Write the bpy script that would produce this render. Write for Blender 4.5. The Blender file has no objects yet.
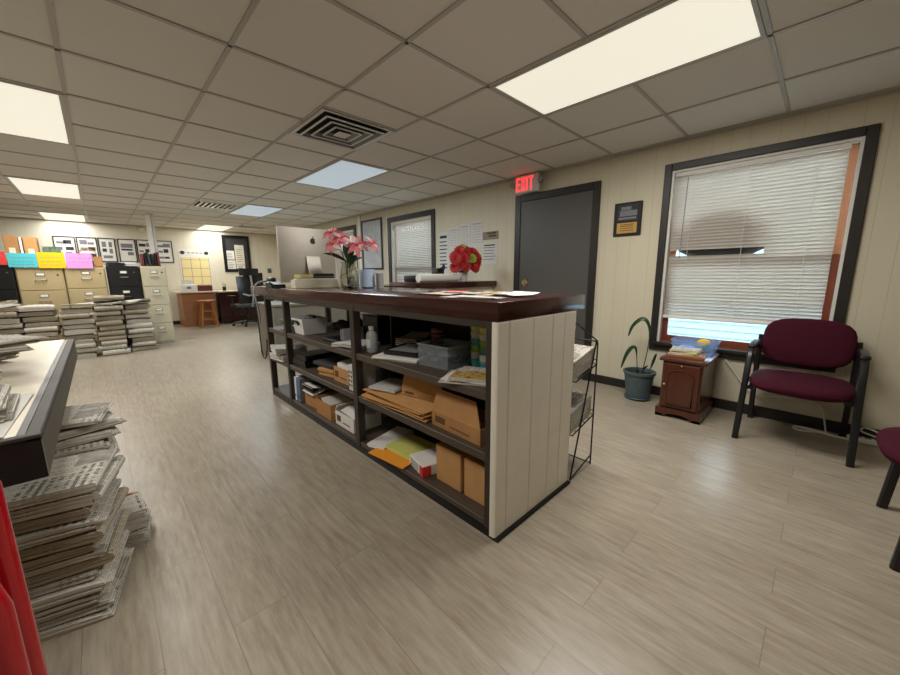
import bpy, bmesh, math, random
from math import sin, cos, pi, radians, sqrt
from mathutils import Vector, Matrix, Euler
R = random.Random(7)
S = bpy.context.scene
C = S.collection

# ------------------------------------------------------------------ materials
def lin(c):
    r = []
    for v in c[:3]:
        v = v / 255.0
        r.append(v / 12.92 if v <= 0.04045 else ((v + 0.055) / 1.055) ** 2.4)
    return (r[0], r[1], r[2], 1.0)

class NT:
    """small helper around a node tree"""
    def __init__(s, name):
        s.m = bpy.data.materials.new(name); s.m.use_nodes = True
        s.t = s.m.node_tree; s.b = s.t.nodes['Principled BSDF']; s.out = s.t.nodes['Material Output']
    def n(s, typ, **k):
        nd = s.t.nodes.new(typ)
        for a, v in k.items(): setattr(nd, a, v)
        return nd
    def l(s, a, b): s.t.links.new(a, b)
    def math(s, op, a, b=None, c=None):
        nd = s.n('ShaderNodeMath', operation=op)
        for i, v in enumerate((a, b, c)):
            if v is None: continue
            if isinstance(v, (int, float)): nd.inputs[i].default_value = v
            else: s.l(v, nd.inputs[i])
        return nd.outputs[0]
    def mix(s, f, a, b):
        nd = s.n('ShaderNodeMix', data_type='RGBA')
        if isinstance(f, (int, float)): nd.inputs[0].default_value = f
        else: s.l(f, nd.inputs[0])
        for i, v in ((6, a), (7, b)):
            if isinstance(v, tuple): nd.inputs[i].default_value = v
            else: s.l(v, nd.inputs[i])
        return nd.outputs[2]
    def noise(s, vec, scale, detail=2.0, rough=0.5):
        nd = s.n('ShaderNodeTexNoise'); nd.inputs['Scale'].default_value = scale
        nd.inputs['Detail'].default_value = detail; nd.inputs['Roughness'].default_value = rough
        if vec is not None: s.l(vec, nd.inputs['Vector'])
        return nd.outputs[0]
    def coord(s, which='Object'):
        return s.n('ShaderNodeTexCoord').outputs[which]
    def pos(s): return s.n('ShaderNodeNewGeometry').outputs['Position']
    def mapv(s, vec, scale=(1, 1, 1), rot=(0, 0, 0), loc=(0, 0, 0)):
        nd = s.n('ShaderNodeMapping'); nd.inputs['Scale'].default_value = scale
        nd.inputs['Rotation'].default_value = rot; nd.inputs['Location'].default_value = loc
        s.l(vec, nd.inputs['Vector']); return nd.outputs[0]
    def sep(s, vec):
        nd = s.n('ShaderNodeSeparateXYZ'); s.l(vec, nd.inputs[0]); return nd.outputs
    def bump(s, h, strength=0.3, dist=0.01):
        nd = s.n('ShaderNodeBump'); nd.inputs['Strength'].default_value = strength
        nd.inputs['Distance'].default_value = dist
        s.l(h, nd.inputs['Height']); s.l(nd.outputs[0], s.b.inputs['Normal'])
    def base(s, c):
        if isinstance(c, tuple): s.b.inputs['Base Color'].default_value = c
        else: s.l(c, s.b.inputs['Base Color'])
    def set(s, **k):
        for a, v in k.items():
            s.b.inputs[{'rough': 'Roughness', 'metal': 'Metallic', 'spec': 'Specular IOR Level', 'trans': 'Transmission Weight',
                        'ior': 'IOR', 'coat': 'Coat Weight', 'sheen': 'Sheen Weight', 'alpha': 'Alpha', 'sub': 'Subsurface Weight'}[a]].default_value = v

def mat(name, c, rough=0.5, metal=0.0, spec=0.5, var=0.06, nscale=30.0, bump=0.0, **k):
    """plain procedural material: base colour with a faint noise variation"""
    t = NT(name); col = lin(c)
    nz = t.noise(t.coord(), nscale, 3)
    d = tuple(max(0, x * (1 - var * 2.2)) for x in col[:3]) + (1,)
    u = tuple(min(1, x * (1 + var * 2.2)) for x in col[:3]) + (1,)
    t.base(t.mix(nz, d, u)); t.set(rough=rough, metal=metal, spec=spec, **k)
    if bump: t.bump(nz, bump, 0.002)
    return t.m

def emis(name, c, strength):
    t = NT(name); t.base((0.35, 0.35, 0.35, 1)); t.b.inputs['Emission Color'].default_value = lin(c)
    t.b.inputs['Emission Strength'].default_value = strength; t.set(rough=0.5)
    return t.m

def wall_mat(name, c, axis):
    t = NT(name); x = t.sep(t.pos())[axis]
    def groove(per, off, w):
        f = t.math('FRACT', t.math('ADD', t.math('DIVIDE', x, per), off))
        return t.math('LESS_THAN', f, w / per)
    g = t.math('MAXIMUM', groove(0.4064, 0.13, 0.004), t.math('MAXIMUM', groove(0.4064, 0.43, 0.0035), groove(0.4064, 0.72, 0.0035)))
    nz = t.noise(t.mapv(t.pos(), (3, 3, 0.6)), 2.2, 4)
    col = lin(c)
    base = t.mix(nz, tuple(v * 0.93 for v in col[:3]) + (1,), tuple(min(1, v * 1.05) for v in col[:3]) + (1,))
    t.base(t.mix(g, base, tuple(v * 0.82 for v in col[:3]) + (1,)))
    t.bump(t.math('SUBTRACT', 1.0, g), 0.3, 0.003); t.set(rough=0.5, spec=0.3)
    return t.m

def floor_mat():
    t = NT('vinyl_plank'); p = t.pos()
    v = t.mapv(p, (1, 1, 1), (0, 0, pi / 2))
    br = t.n('ShaderNodeTexBrick'); t.l(v, br.inputs['Vector'])
    br.offset = 0.37; br.inputs['Scale'].default_value = 1.0; br.inputs['Brick Width'].default_value = 1.22
    br.inputs['Row Height'].default_value = 0.178; br.inputs['Mortar Size'].default_value = 0.0016; br.inputs['Mortar Smooth'].default_value = 0.1
    br.inputs['Bias'].default_value = 0.0
    br.inputs['Color1'].default_value = (0.0, 0, 0, 1); br.inputs['Color2'].default_value = (1, 1, 1, 1); br.inputs['Mortar'].default_value = (0.2, 0.2, 0.2, 1)
    pid = t.sep(br.outputs['Color'])[0]
    off = t.n('ShaderNodeCombineXYZ'); t.l(t.math('MULTIPLY', pid, 13.0), off.inputs[0]); t.l(t.math('MULTIPLY', pid, 7.0), off.inputs[1])
    ad = t.n('ShaderNodeVectorMath', operation='ADD'); t.l(p, ad.inputs[0]); t.l(off.outputs[0], ad.inputs[1])
    g1 = t.noise(t.mapv(ad.outputs[0], (24, 2.6, 1)), 2.0, 7, 0.66)
    g2 = t.noise(t.mapv(ad.outputs[0], (90, 3.0, 1)), 2.0, 4, 0.6)
    g3 = t.noise(t.mapv(ad.outputs[0], (5, 1.1, 1)), 1.6, 3, 0.5)
    rp = t.n('ShaderNodeValToRGB'); t.l(g1, rp.inputs[0])
    e = rp.color_ramp.elements; e[0].position = 0.28; e[0].color = lin((128, 116, 98)); e[1].position = 0.7; e[1].color = lin((186, 175, 156))
    m = t.mix(t.math('MULTIPLY', g2, 0.5), rp.outputs[0], lin((142, 131, 115)))
    m = t.mix(t.math('MULTIPLY', t.math('SUBTRACT', g3, 0.35), 0.7), m, lin((190, 180, 164)))
    m = t.mix(t.math('MULTIPLY', pid, 0.16), m, lin((140, 127, 110)))
    m = t.mix(t.math('MULTIPLY', br.outputs['Fac'], 0.5), m, lin((112, 102, 89)))
    t.base(m)
    rr = t.math('ADD', 0.22, t.math('MULTIPLY', g1, 0.24)); t.l(rr, t.b.inputs['Roughness'])
    t.set(spec=0.45)
    t.bump(t.math('SUBTRACT', t.math('MULTIPLY', g1, 0.35), br.outputs['Fac']), 0.22, 0.004)
    return t.m

def ceil_mat():
    t = NT('ceiling_tile'); nz = t.noise(t.pos(), 140, 3, 0.7); n2 = t.noise(t.pos(), 1.3, 2)
    col = t.mix(nz, lin((216, 213, 206)), lin((234, 231, 224)))
    t.base(t.mix(t.math('MULTIPLY', n2, 0.25), col, lin((208, 204, 195)))); t.set(rough=0.85, spec=0.15); t.bump(nz, 0.25, 0.003)
    return t.m

def wood_mat(name, a, b, rough=0.3, axis=1, coat=0.0, scale=1.0, spec=0.5):
    t = NT(name); sc = [22 * scale] * 3; sc[axis] = 1.8 * scale
    g = t.noise(t.mapv(t.coord(), tuple(sc)), 1.6, 6, 0.6)
    t.base(t.mix(g, lin(a), lin(b))); t.set(rough=rough, coat=coat, spec=spec)
    return t.m

def news_mat(name, paper, ink, pic=0.5, hue=None):
    """newsprint: columns of illegible text lines, picture blocks, sheet edges on the sides"""
    t = NT(name); co = t.coord(); x, y, z = t.sep(co)
    rnd = t.n('ShaderNodeObjectInfo').outputs['Random']
    nrm = t.sep(t.n('ShaderNodeNewGeometry').outputs['Normal'])[2]
    top = t.math('GREATER_THAN', t.math('ABSOLUTE', nrm), 0.6)
    xs = t.math('ADD', x, t.math('MULTIPLY', rnd, 3.7)); ys = t.math('ADD', y, t.math('MULTIPLY', rnd, 5.3))
    cv = t.n('ShaderNodeCombineXYZ'); t.l(xs, cv.inputs[0]); t.l(ys, cv.inputs[1])
    colm = t.math('GREATER_THAN', t.math('FRACT', t.math('DIVIDE', ys, 0.052)), 0.14)
    line = t.math('GREATER_THAN', t.math('FRACT', t.math('DIVIDE', xs, 0.0052)), 0.42)
    wd = t.noise(t.mapv(cv.outputs[0], (190, 260, 1)), 1.0, 1)
    txt = t.math('MULTIPLY', t.math('MULTIPLY', colm, line), t.math('GREATER_THAN', wd, 0.45))
    vor = t.n('ShaderNodeTexVoronoi', distance='CHEBYCHEV'); vor.inputs['Scale'].default_value = 7.0; vor.inputs['Randomness'].default_value = 0.7
    t.l(cv.outputs[0], vor.inputs['Vector'])
    blk = t.sep(vor.outputs['Color'])[0]
    isp = t.math('MULTIPLY', t.math('GREATER_THAN', blk, 1 - pic * 0.55), t.math('LESS_THAN', vor.outputs['Distance'], 0.44))
    head = t.math('MULTIPLY', t.math('LESS_THAN', blk, 0.2), t.math('GREATER_THAN', t.math('FRACT', t.math('DIVIDE', xs, 0.021)), 0.5))
    hw = t.math('GREATER_THAN', t.noise(t.mapv(cv.outputs[0], (20, 95, 1)), 1.0, 1), 0.47)
    head = t.math('MULTIPLY', t.math('MULTIPLY', head, hw), 0.7)
    pc = t.noise(cv.outputs[0], 26, 4, 0.6)
    P, I = lin(paper), lin(ink)
    if hue:
        rp = t.n('ShaderNodeValToRGB'); t.l(pc, rp.inputs[0]); el = rp.color_ramp.elements
        el[0].position = 0.3; el[0].color = lin(hue[0]); el[1].position = 0.65; el[1].color = lin(hue[-1])
        for k, h in enumerate(hue[1:-1]):
            q = el.new(0.3 + 0.35 * (k + 1) / (len(hue) - 1)); q.color = lin(h)
        picc = rp.outputs[0]
    else:
        picc = t.mix(pc, tuple(v * 0.35 for v in I[:3]) + (1,), tuple(v * 0.8 for v in P[:3]) + (1,))
    pap = t.mix(t.math('MULTIPLY', rnd, 0.5), P, tuple(v * 0.78 for v in P[:3]) + (1,))
    c1 = t.mix(t.math('MULTIPLY', txt, 0.62), pap, I)
    c1 = t.mix(isp, c1, picc); c1 = t.mix(head, c1, tuple(v * 0.4 for v in I[:3]) + (1,))
    zl = t.noise(t.mapv(co, (2, 2, 420)), 1.0, 2, 0.6)
    side = t.mix(t.math('GREATER_THAN', zl, 0.52), pap, tuple(v * 0.62 for v in P[:3]) + (1,))
    t.base(t.mix(top, side, c1)); t.set(rough=0.8, spec=0.2)
    return t.m

M = {}
M['floor'] = floor_mat(); M['ceil'] = ceil_mat()
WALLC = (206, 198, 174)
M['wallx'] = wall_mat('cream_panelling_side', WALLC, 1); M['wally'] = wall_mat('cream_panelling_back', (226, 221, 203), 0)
M['tbar'] = mat('white_grid_metal', (178, 176, 170), 0.38, 0.0, 0.5, 0.02)
M['dtrim'] = mat('dark_brown_trim', (37, 33, 30), 0.42, var=0.1)
M['doorgrey'] = mat('grey_door_paint', (80, 78, 74), 0.45, var=0.03)
M['sashlit'] = wood_mat('red_brown_sash_lit', (178, 116, 82), (206, 150, 114), 0.4, 2)  # lit copy of the red-brown sash wood, light put into the colour
M['wtrim'] = mat('white_jamb_paint', (226, 224, 216), 0.45, var=0.03)
M['redwood'] = wood_mat('red_brown_sash', (92, 42, 28), (140, 72, 48), 0.4, 2)
M['mahog'] = wood_mat('mahogany_laminate', (52, 23, 21), (66, 30, 27), 0.2, 1, 0.15)
M['shelf'] = wood_mat('dark_brown_shelf', (66, 56, 47), (88, 76, 64), 0.5, 1)
M['frame'] = wood_mat('dark_brown_post', (45, 38, 33), (60, 51, 44), 0.45, 2)
M['backp'] = mat('dark_back_panel', (58, 44, 38), 0.55)
M['panelc'] = mat('cream_painted_boards', (238, 232, 218), 0.5, var=0.04, nscale=6)
M['black'] = mat('black_plastic', (22, 22, 24), 0.35)
M['blackm'] = mat('black_metal', (20, 20, 21), 0.4, 0.3)
M['chrome'] = mat('chrome', (200, 200, 200), 0.18, 1.0)
M['brass'] = mat('brass', (196, 176, 130), 0.35, 0.8)
M['maroon'] = mat('maroon_fabric', (64, 14, 31), 0.9, 0, 0.2, 0.12, 260, 0.4)
M['cherry'] = wood_mat('cherry_wood', (68, 33, 22), (94, 48, 32), 0.28, 2, 0.2)
M['pot'] = mat('slate_blue_pot', (78, 94, 99), 0.4, var=0.12)
M['soil'] = mat('potting_soil', (48, 38, 30), 0.95, var=0.3, nscale=90)
M['leafy'] = mat('faded_green', (96, 122, 98), 0.7, var=0.3); M['leaf'] = mat('dark_green_leaf', (38, 68, 44), 0.32, var=0.2, nscale=12)
M['card'] = mat('brown_cardboard', (176, 130, 84), 0.8, 0, 0.2, 0.08, 14)
M['card2'] = mat('tan_cardboard', (196, 150, 98), 0.8, 0, 0.2, 0.07, 14)
M['cardin'] = mat('cardboard_ink', (104, 72, 44), 0.8)
M['kraft'] = mat('kraft_paper', (204, 156, 100), 0.75, 0, 0.2, 0.06)
M['paper'] = mat('white_paper', (232, 230, 224), 0.7, 0, 0.2, 0.02)
M['paperg'] = mat('grey_white_paper', (206, 204, 198), 0.7, 0, 0.2, 0.05)
M['ink'] = mat('dark_ink', (50, 50, 54), 0.7)
M['inkp'] = mat('faded_ink', (168, 166, 164), 0.7); M['inkg'] = mat('grey_ink', (120, 122, 128), 0.7)
M['tan'] = mat('tan_cabinet_enamel', (176, 158, 118), 0.4, 0, 0.5, 0.03)
M['putty'] = mat('putty_cabinet_enamel', (192, 184, 158), 0.4, 0, 0.5, 0.03)
M['blackcab'] = mat('black_cabinet_enamel', (18, 18, 20), 0.35, 0, 0.5)
M['cyan'] = mat('cyan_paper', (80, 188, 200), 0.7, 0, 0.2, 0.02)
M['yellow'] = mat('yellow_paper', (238, 186, 24), 0.7, 0, 0.2, 0.02)
M['pink'] = mat('lilac_pink_paper', (208, 144, 204), 0.7, 0, 0.2, 0.02)
M['red'] = mat('glossy_red_paint', (178, 20, 32), 0.18, 0, 0.5, 0.05, coat=0.4)
M['redp'] = mat('red_paper', (220, 54, 50), 0.7)
M['orange'] = mat('orange_paper', (240, 158, 52), 0.7, 0, 0.2, 0.03)
M['lime'] = mat('yellow_green_paper', (216, 214, 120), 0.7, 0, 0.2, 0.03)
M['green'] = mat('green_plastic', (58, 128, 62), 0.5)
M['blue'] = mat('blue_plastic', (70, 120, 190), 0.4)
M['teal'] = mat('teal_plastic', (70, 150, 150), 0.4)
M['oak'] = wood_mat('oak_desk', (134, 84, 48), (166, 110, 66), 0.4, 0)
M['oaktop'] = wood_mat('pale_desk_top', (214, 196, 166), (226, 210, 184), 0.35, 0)
M['stool'] = wood_mat('stool_wood', (152, 94, 46), (182, 118, 64), 0.4, 2)
M['tabletop'] = mat('cream_laminate', (226, 218, 196), 0.3, 0, 0.5, 0.03, 5)
M['tableside'] = mat('taupe_side', (86, 77, 64), 0.6, 0, 0.5, 0.05)
M['alu'] = mat('brushed_aluminium', (150, 146, 138), 0.35, 0.9, var=0.1); M['lip'] = mat('dull_metal_lip', (62, 58, 51), 0.6, 0.0, 0.3, var=0.1)
M['imac'] = mat('silver_aluminium', (186, 180, 170), 0.42, 0.55, var=0.02)
M['vent'] = mat('vent_metal', (236, 236, 234), 0.25, 0.15, var=0.01); M['blade'] = mat('vent_blade', (120, 120, 120), 0.3, 0.7)  # bright reflections on the vent rings are painted as near-white metal
M['ventd'] = mat('vent_dark', (16, 16, 16), 0.8)
M['cable'] = mat('grey_cable', (150, 148, 144), 0.5)
M['cablew'] = mat('white_cable', (222, 218, 206), 0.5)
M['lily'] = mat('pink_lily', (232, 128, 134), 0.6, var=0.22, nscale=40)
M['lily2'] = mat('deep_pink_lily', (196, 76, 92), 0.6, var=0.2); M['lilyw'] = mat('pale_pink_lily', (242, 206, 204), 0.6, var=0.1)
M['redf'] = mat('red_flower', (176, 28, 25), 0.6, var=0.2, nscale=50)
M['greenf'] = mat('lime_flower', (148, 172, 60), 0.6, var=0.2)
M['orangef'] = mat('orange_flower', (224, 92, 40), 0.6, var=0.2)
M['siding'] = mat('pale_siding', (112, 134, 142), 0.6, var=0.02)
M['ground'] = mat('pale_gravel', (150, 145, 136), 0.9, var=0.2)
M['dish'] = mat('dark_dish', (30, 32, 34), 0.6)
M['gold'] = mat('gold_plate', (204, 164, 92), 0.35, 0.6)
M['redbox'] = mat('dark_red_box', (110, 40, 44), 0.6)
M['calyel'] = mat('pale_yellow_grid', (236, 220, 160), 0.7, var=0.02); M['tanplate'] = mat('tan_plate', (128, 112, 84), 0.5); M['beige'] = mat('beige_desk_paint', (118, 110, 98), 0.5); M['packet'] = mat('dull_yellow_card', (206, 190, 112), 0.7)
M['greyfab'] = mat('grey_mesh_fabric', (58, 58, 60), 0.8)
M['silver'] = mat('silver_grey_plastic', (150, 150, 150), 0.4)
M['skin'] = mat('cream_plastic', (226, 220, 198), 0.5)
M['news'] = news_mat('newsprint', (214, 208, 194), (74, 72, 70), 0.7)
M['newsd'] = news_mat('newsprint_aged', (180, 169, 148), (66, 62, 58), 0.9)
M['newsc'] = news_mat('newsprint_colour', (212, 206, 194), (72, 70, 70), 0.9, [(60, 50, 48), (170, 70, 48), (120, 140, 90), (226, 214, 196)])
M['magz'] = news_mat('magazine_cover', (222, 214, 200), (70, 50, 40), 1.3, [(70, 30, 30), (190, 120, 40), (200, 180, 110), (90, 110, 70)])
M['flyer'] = news_mat('flyer_paper', (236, 230, 220), (120, 90, 80), 0.9, [(180, 60, 60), (220, 170, 150), (210, 190, 150), (238, 232, 222)])

def glass(name, c, rough=0.0, ior=1.45, alpha=None):
    t = NT(name); t.base(lin(c)); t.set(rough=rough, trans=1.0, ior=ior); return t.m
def thin_glass():
    t = NT('window_glass'); tr = t.n('ShaderNodeBsdfTransparent'); gl = t.n('ShaderNodeBsdfGlossy'); gl.inputs['Roughness'].default_value = 0.02
    fr = t.n('ShaderNodeFresnel'); fr.inputs[0].default_value = 1.45; mx = t.n('ShaderNodeMixShader')
    tr.inputs[0].default_value = (0.94, 0.97, 0.97, 1)
    t.l(fr.outputs[0], mx.inputs[0]); t.l(tr.outputs[0], mx.inputs[1]); t.l(gl.outputs[0], mx.inputs[2]); t.l(mx.outputs[0], t.out.inputs[0])
    return t.m
def clear_plastic(name, tint, a, col=None):
    t = NT(name); tr = t.n('ShaderNodeBsdfTransparent'); mx = t.n('ShaderNodeMixShader')
    t.base(lin(col or tint)); t.set(rough=0.15); tr.inputs[0].default_value = lin(tint)
    mx.inputs[0].default_value = a; t.l(tr.outputs[0], mx.inputs[1]); t.l(t.b.outputs[0], mx.inputs[2]); t.l(mx.outputs[0], t.out.inputs[0])
    return t.m
def blind_mat():
    t = NT('blind_slat'); tl = t.n('ShaderNodeBsdfTranslucent'); mx = t.n('ShaderNodeMixShader')
    t.base(lin((226, 220, 212))); tl.inputs[0].default_value = lin((230, 226, 220)); t.set(rough=0.5, spec=0.3)
    mx.inputs[0].default_value = 0.36; t.l(t.b.outputs[0], mx.inputs[1]); t.l(tl.outputs[0], mx.inputs[2]); t.l(mx.outputs[0], t.out.inputs[0])
    return t.m
M['glass'] = thin_glass(); M['blind'] = blind_mat(); M['vase'] = glass('vase_glass', (236, 240, 232), 0.03)
M['bluebin'] = clear_plastic('blue_clear_plastic', (240, 246, 255), 0.22, (176, 210, 250)); M['clearbin'] = clear_plastic('clear_plastic', (232, 236, 238), 0.14)
M['bottle'] = clear_plastic('bottle_plastic', (206, 216, 216), 0.7); M['bag'] = clear_plastic('pale_blue_plastic', (196, 214, 236), 0.8)
M['lamp'] = emis('lit_diffuser', (250, 243, 222), 0.84); M['offglow'] = emis('unlit_diffuser_glow', (214, 232, 244), 0.5)  # window reflection in the unlit panels is painted as a weak glow
M['exit'] = emis('exit_red', (255, 36, 48), 1.6)

# ------------------------------------------------------------------ mesh builder
class MB:
    def __init__(s): s.v = []; s.f = []; s.mi = []; s.sm = []; s.T = Matrix(); s.i = 0
    def add(s, vs, fs, smooth=False, m=None):
        o = len(s.v); T = s.T
        s.v += [T @ Vector(p) for p in vs]
        s.f += [tuple(k + o for k in f) for f in fs]
        s.mi += [s.i if m is None else m] * len(fs); s.sm += [smooth] * len(fs)
        return s
    def box(s, x0, x1, y0, y1, z0, z1, b=0.0, seg=1, m=None, R=None):
        c = Vector(((x0 + x1) / 2, (y0 + y1) / 2, (z0 + z1) / 2)); h = (abs(x1 - x0) / 2, abs(y1 - y0) / 2, abs(z1 - z0) / 2)
        b = min(b, min(h) * 0.95)
        if b <= 0:
            vs = [Vector((a * h[0], d * h[1], e * h[2])) for a in (-1, 1) for d in (-1, 1) for e in (-1, 1)]
            fs = [(0, 1, 3, 2), (4, 6, 7, 5), (0, 4, 5, 1), (2, 3, 7, 6), (0, 2, 6, 4), (1, 5, 7, 3)]; sm = False
        else:
            bm = bmesh.new(); bmesh.ops.create_cube(bm, size=1.0)
            for v in bm.verts: v.co = Vector((v.co.x * 2 * h[0], v.co.y * 2 * h[1], v.co.z * 2 * h[2]))
            bmesh.ops.bevel(bm, geom=bm.edges[:], offset=b, segments=seg, profile=0.5, affect='EDGES')
            bm.verts.index_update(); vs = [v.co.copy() for v in bm.verts]; fs = [tuple(v.index for v in f.verts) for f in bm.faces]; bm.free(); sm = seg > 1
        if R is not None: vs = [R @ v for v in vs]
        return s.add([v + c for v in vs], fs, sm, m)
    def prism(s, poly, d0, d1, axis=2, m=None, smooth=False):
        """polygon in the two other axes (in xyz order), extruded along axis"""
        n = len(poly)
        def P(p, d):
            q = list(p); q.insert(axis, d); return Vector(q)
        vs = [P(p, d0) for p in poly] + [P(p, d1) for p in poly]
        fs = [tuple(range(n - 1, -1, -1)), tuple(range(n, 2 * n))] + [(i, (i + 1) % n, n + (i + 1) % n, n + i) for i in range(n)]
        if axis == 1: fs = [tuple(reversed(f)) for f in fs]
        return s.add(vs, fs, smooth, m)
    def tube(s, pts, r, n=8, closed=False, m=None, caps=True):
        pts = [Vector(p) for p in pts]; N = len(pts); rr = r if isinstance(r, (list, tuple)) else [r] * N
        vs = []; fs = []; up = None
        for i, p in enumerate(pts):
            a = pts[(i - 1) % N] if (closed or i > 0) else p; c = pts[(i + 1) % N] if (closed or i < N - 1) else p
            t = (c - a).normalized() if (c - a).length > 1e-9 else Vector((0, 0, 1))
            if up is None:
                up = Vector((0, 0, 1)) if abs(t.z) < 0.9 else Vector((1, 0, 0))
            up = (up - t * up.dot(t)).normalized(); w = t.cross(up)
            for k in range(n):
                a2 = 2 * pi * k / n; vs.append(p + (up * cos(a2) + w * sin(a2)) * rr[i])
        for i in range(N if closed else N - 1):
            for k in range(n):
                j = (i + 1) % N; fs.append((i * n + k, i * n + (k + 1) % n, j * n + (k + 1) % n, j * n + k))
        if not closed and caps: fs += [tuple(range(n - 1, -1, -1)), tuple((N - 1) * n + k for k in range(n))]
        return s.add(vs, fs, True, m)
    def cyl(s, p0, p1, r0, r1=None, n=16, m=None):
        return s.tube([p0, p1], [r0, r0 if r1 is None else r1], n, m=m)
    def lathe(s, prof, n=24, c=(0, 0, 0), m=None, smooth=True):
        vs = []; fs = []; c = Vector(c)
        for r, z in prof:
            for k in range(n): vs.append(c + Vector((r * cos(2 * pi * k / n), r * sin(2 * pi * k / n), z)))
        for i in range(len(prof) - 1):
            for k in range(n): fs.append((i * n + k, i * n + (k + 1) % n, (i + 1) * n + (k + 1) % n, (i + 1) * n + k))
        if prof[0][0] > 1e-5: fs.append(tuple(range(n - 1, -1, -1)))
        if prof[-1][0] > 1e-5: fs.append(tuple((len(prof) - 1) * n + k for k in range(n)))
        return s.add(vs, fs, smooth, m)
    def ell(s, c, r, nu=14, nv=9, m=None):
        c = Vector(c); vs = []; fs = []
        for j in range(nv + 1):
            a = -pi / 2 + pi * j / nv
            for k in range(nu):
                b = 2 * pi * k / nu; vs.append(c + Vector((r[0] * cos(a) * cos(b), r[1] * cos(a) * sin(b), r[2] * sin(a))))
        for j in range(nv):
            for k in range(nu): fs.append((j * nu + k, j * nu + (k + 1) % nu, (j + 1) * nu + (k + 1) % nu, (j + 1) * nu + k))
        return s.add(vs, fs, True, m)
    def surf(s, f, nu, nv, th=0.001, m=None, smooth=True, nrm=None):
        """thick sheet over f(u,v), u,v in 0..1"""
        P = [[Vector(f(i / nu, j / nv)) for j in range(nv + 1)] for i in range(nu + 1)]
        vs = []; W = nv + 1
        for sgn in (0.5, -0.5):
            for i in range(nu + 1):
                for j in range(nv + 1):
                    if nrm is not None: q = Vector(nrm)
                    else:
                        du = P[min(i + 1, nu)][j] - P[max(i - 1, 0)][j]; dv = P[i][min(j + 1, nv)] - P[i][max(j - 1, 0)]
                        q = du.cross(dv); q = q.normalized() if q.length > 1e-12 else Vector((0, 0, 1))
                    vs.append(P[i][j] + q * th * sgn)
        B = (nu + 1) * W; fs = []
        for i in range(nu):
            for j in range(nv):
                a, b, c, d = i * W + j, (i + 1) * W + j, (i + 1) * W + j + 1, i * W + j + 1
                fs += [(a, b, c, d), (B + d, B + c, B + b, B + a)]
        for i in range(nu):
            fs += [(i * W, B + i * W, B + (i + 1) * W, (i + 1) * W), (i * W + nv, (i + 1) * W + nv, B + (i + 1) * W + nv, B + i * W + nv)]
        for j in range(nv):
            fs += [(j, j + 1, B + j + 1, B + j), (nu * W + j, B + nu * W + j, B + nu * W + j + 1, nu * W + j + 1)]
        return s.add(vs, fs, smooth, m)
    def mesh(s, name, mats):
        me = bpy.data.meshes.new(name); me.from_pydata([tuple(v) for v in s.v], [], s.f)
        for m in (mats if isinstance(mats, list) else [mats]): me.materials.append(m)
        me.polygons.foreach_set('material_index', s.mi); me.polygons.foreach_set('use_smooth', s.sm); me.update()
        if any(s.sm):
            try: me.set_sharp_from_angle(angle=radians(40))
            except Exception: pass
        return me

def link(name, data, parent=None, loc=(0, 0, 0), rot=(0, 0, 0)):
    o = bpy.data.objects.new(name, data); C.objects.link(o); o.location = loc; o.rotation_euler = rot
    if parent is not None: o.parent = parent
    return o
def obj(name, mb, mats, parent=None, loc=(0, 0, 0), rot=(0, 0, 0)):
    return link(name, mb.mesh(name, mats), parent, loc, rot)
def tag(o, label, cat, group=None):
    o['label'] = label; o['category'] = cat
    if group: o['group'] = group
    return o
def thing(name, label, cat, loc=(0, 0, 0), rz=0.0, group=None):
    return tag(link(name, None, None, loc, (0, 0, rz)), label, cat, group)
def struct(name, mb, mats, parent=None, loc=(0, 0, 0)):
    o = obj(name, mb, mats, parent, loc)
    if parent is None: o['kind'] = 'structure'
    return o
def dup(root, loc, rz=None, label=None, group=None):
    r = root.copy(); C.objects.link(r); r.location = loc
    if rz is not None: r.rotation_euler = (0, 0, rz)
    if label: r['label'] = label
    if group: r['group'] = group
    for ch in list(root.children):
        c = ch.copy(); C.objects.link(c); c.parent = r
        for g in list(ch.children):
            d = g.copy(); C.objects.link(d); d.parent = c
    return r
def one(name, mb, mats, label, cat, loc=(0, 0, 0), rot=(0, 0, 0), group=None):
    return tag(obj(name, mb, mats, None, loc, rot), label, cat, group)
def B(*a, **k): return MB().box(*a, **k)

CZ = 2.237      # ceiling
WX = 3.68       # right wall plane
WY = 10.70      # back wall plane
LX, FY = -3.4, -3.0

# ------------------------------------------------------------------ room shell
struct('floor', B(LX - 0.2, WX + 0.2, FY - 0.2, WY + 0.2, -0.12, 0), M['floor'])
struct('ceiling', B(LX - 0.2, WX + 0.2, FY - 0.2, WY + 0.2, CZ + 0.007, CZ + 0.15), M['ceil'])
struct('wall_left', B(LX - 0.15, LX, FY, WY, 0, CZ + 0.02), M['wallx'])
struct('wall_front', B(LX, WX, FY - 0.15, FY, 0, CZ + 0.02), M['wally'])
struct('wall_back', B(LX, WX + 0.15, WY, WY + 0.15, 0, CZ + 0.02), M['wally'])
WIN = [(-0.069, 1.03, 0.515, 2.004), (4.18, 5.23, 0.515, 2.005), (6.45, 7.5, 0.515, 2.005)]   # openings y0 y1 z0 z1
w = MB(); T = 0.16; ys = FY
for (a, b, z0, z1) in WIN:
    w.box(WX, WX + T, ys, a, 0, CZ + 0.02); w.box(WX, WX + T, a, b, 0, z0); w.box(WX, WX + T, a, b, z1, CZ + 0.02); ys = b
w.box(WX, WX + T, ys, WY, 0, CZ + 0.02)
struct('wall_right', w, M['wallx'])
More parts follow.
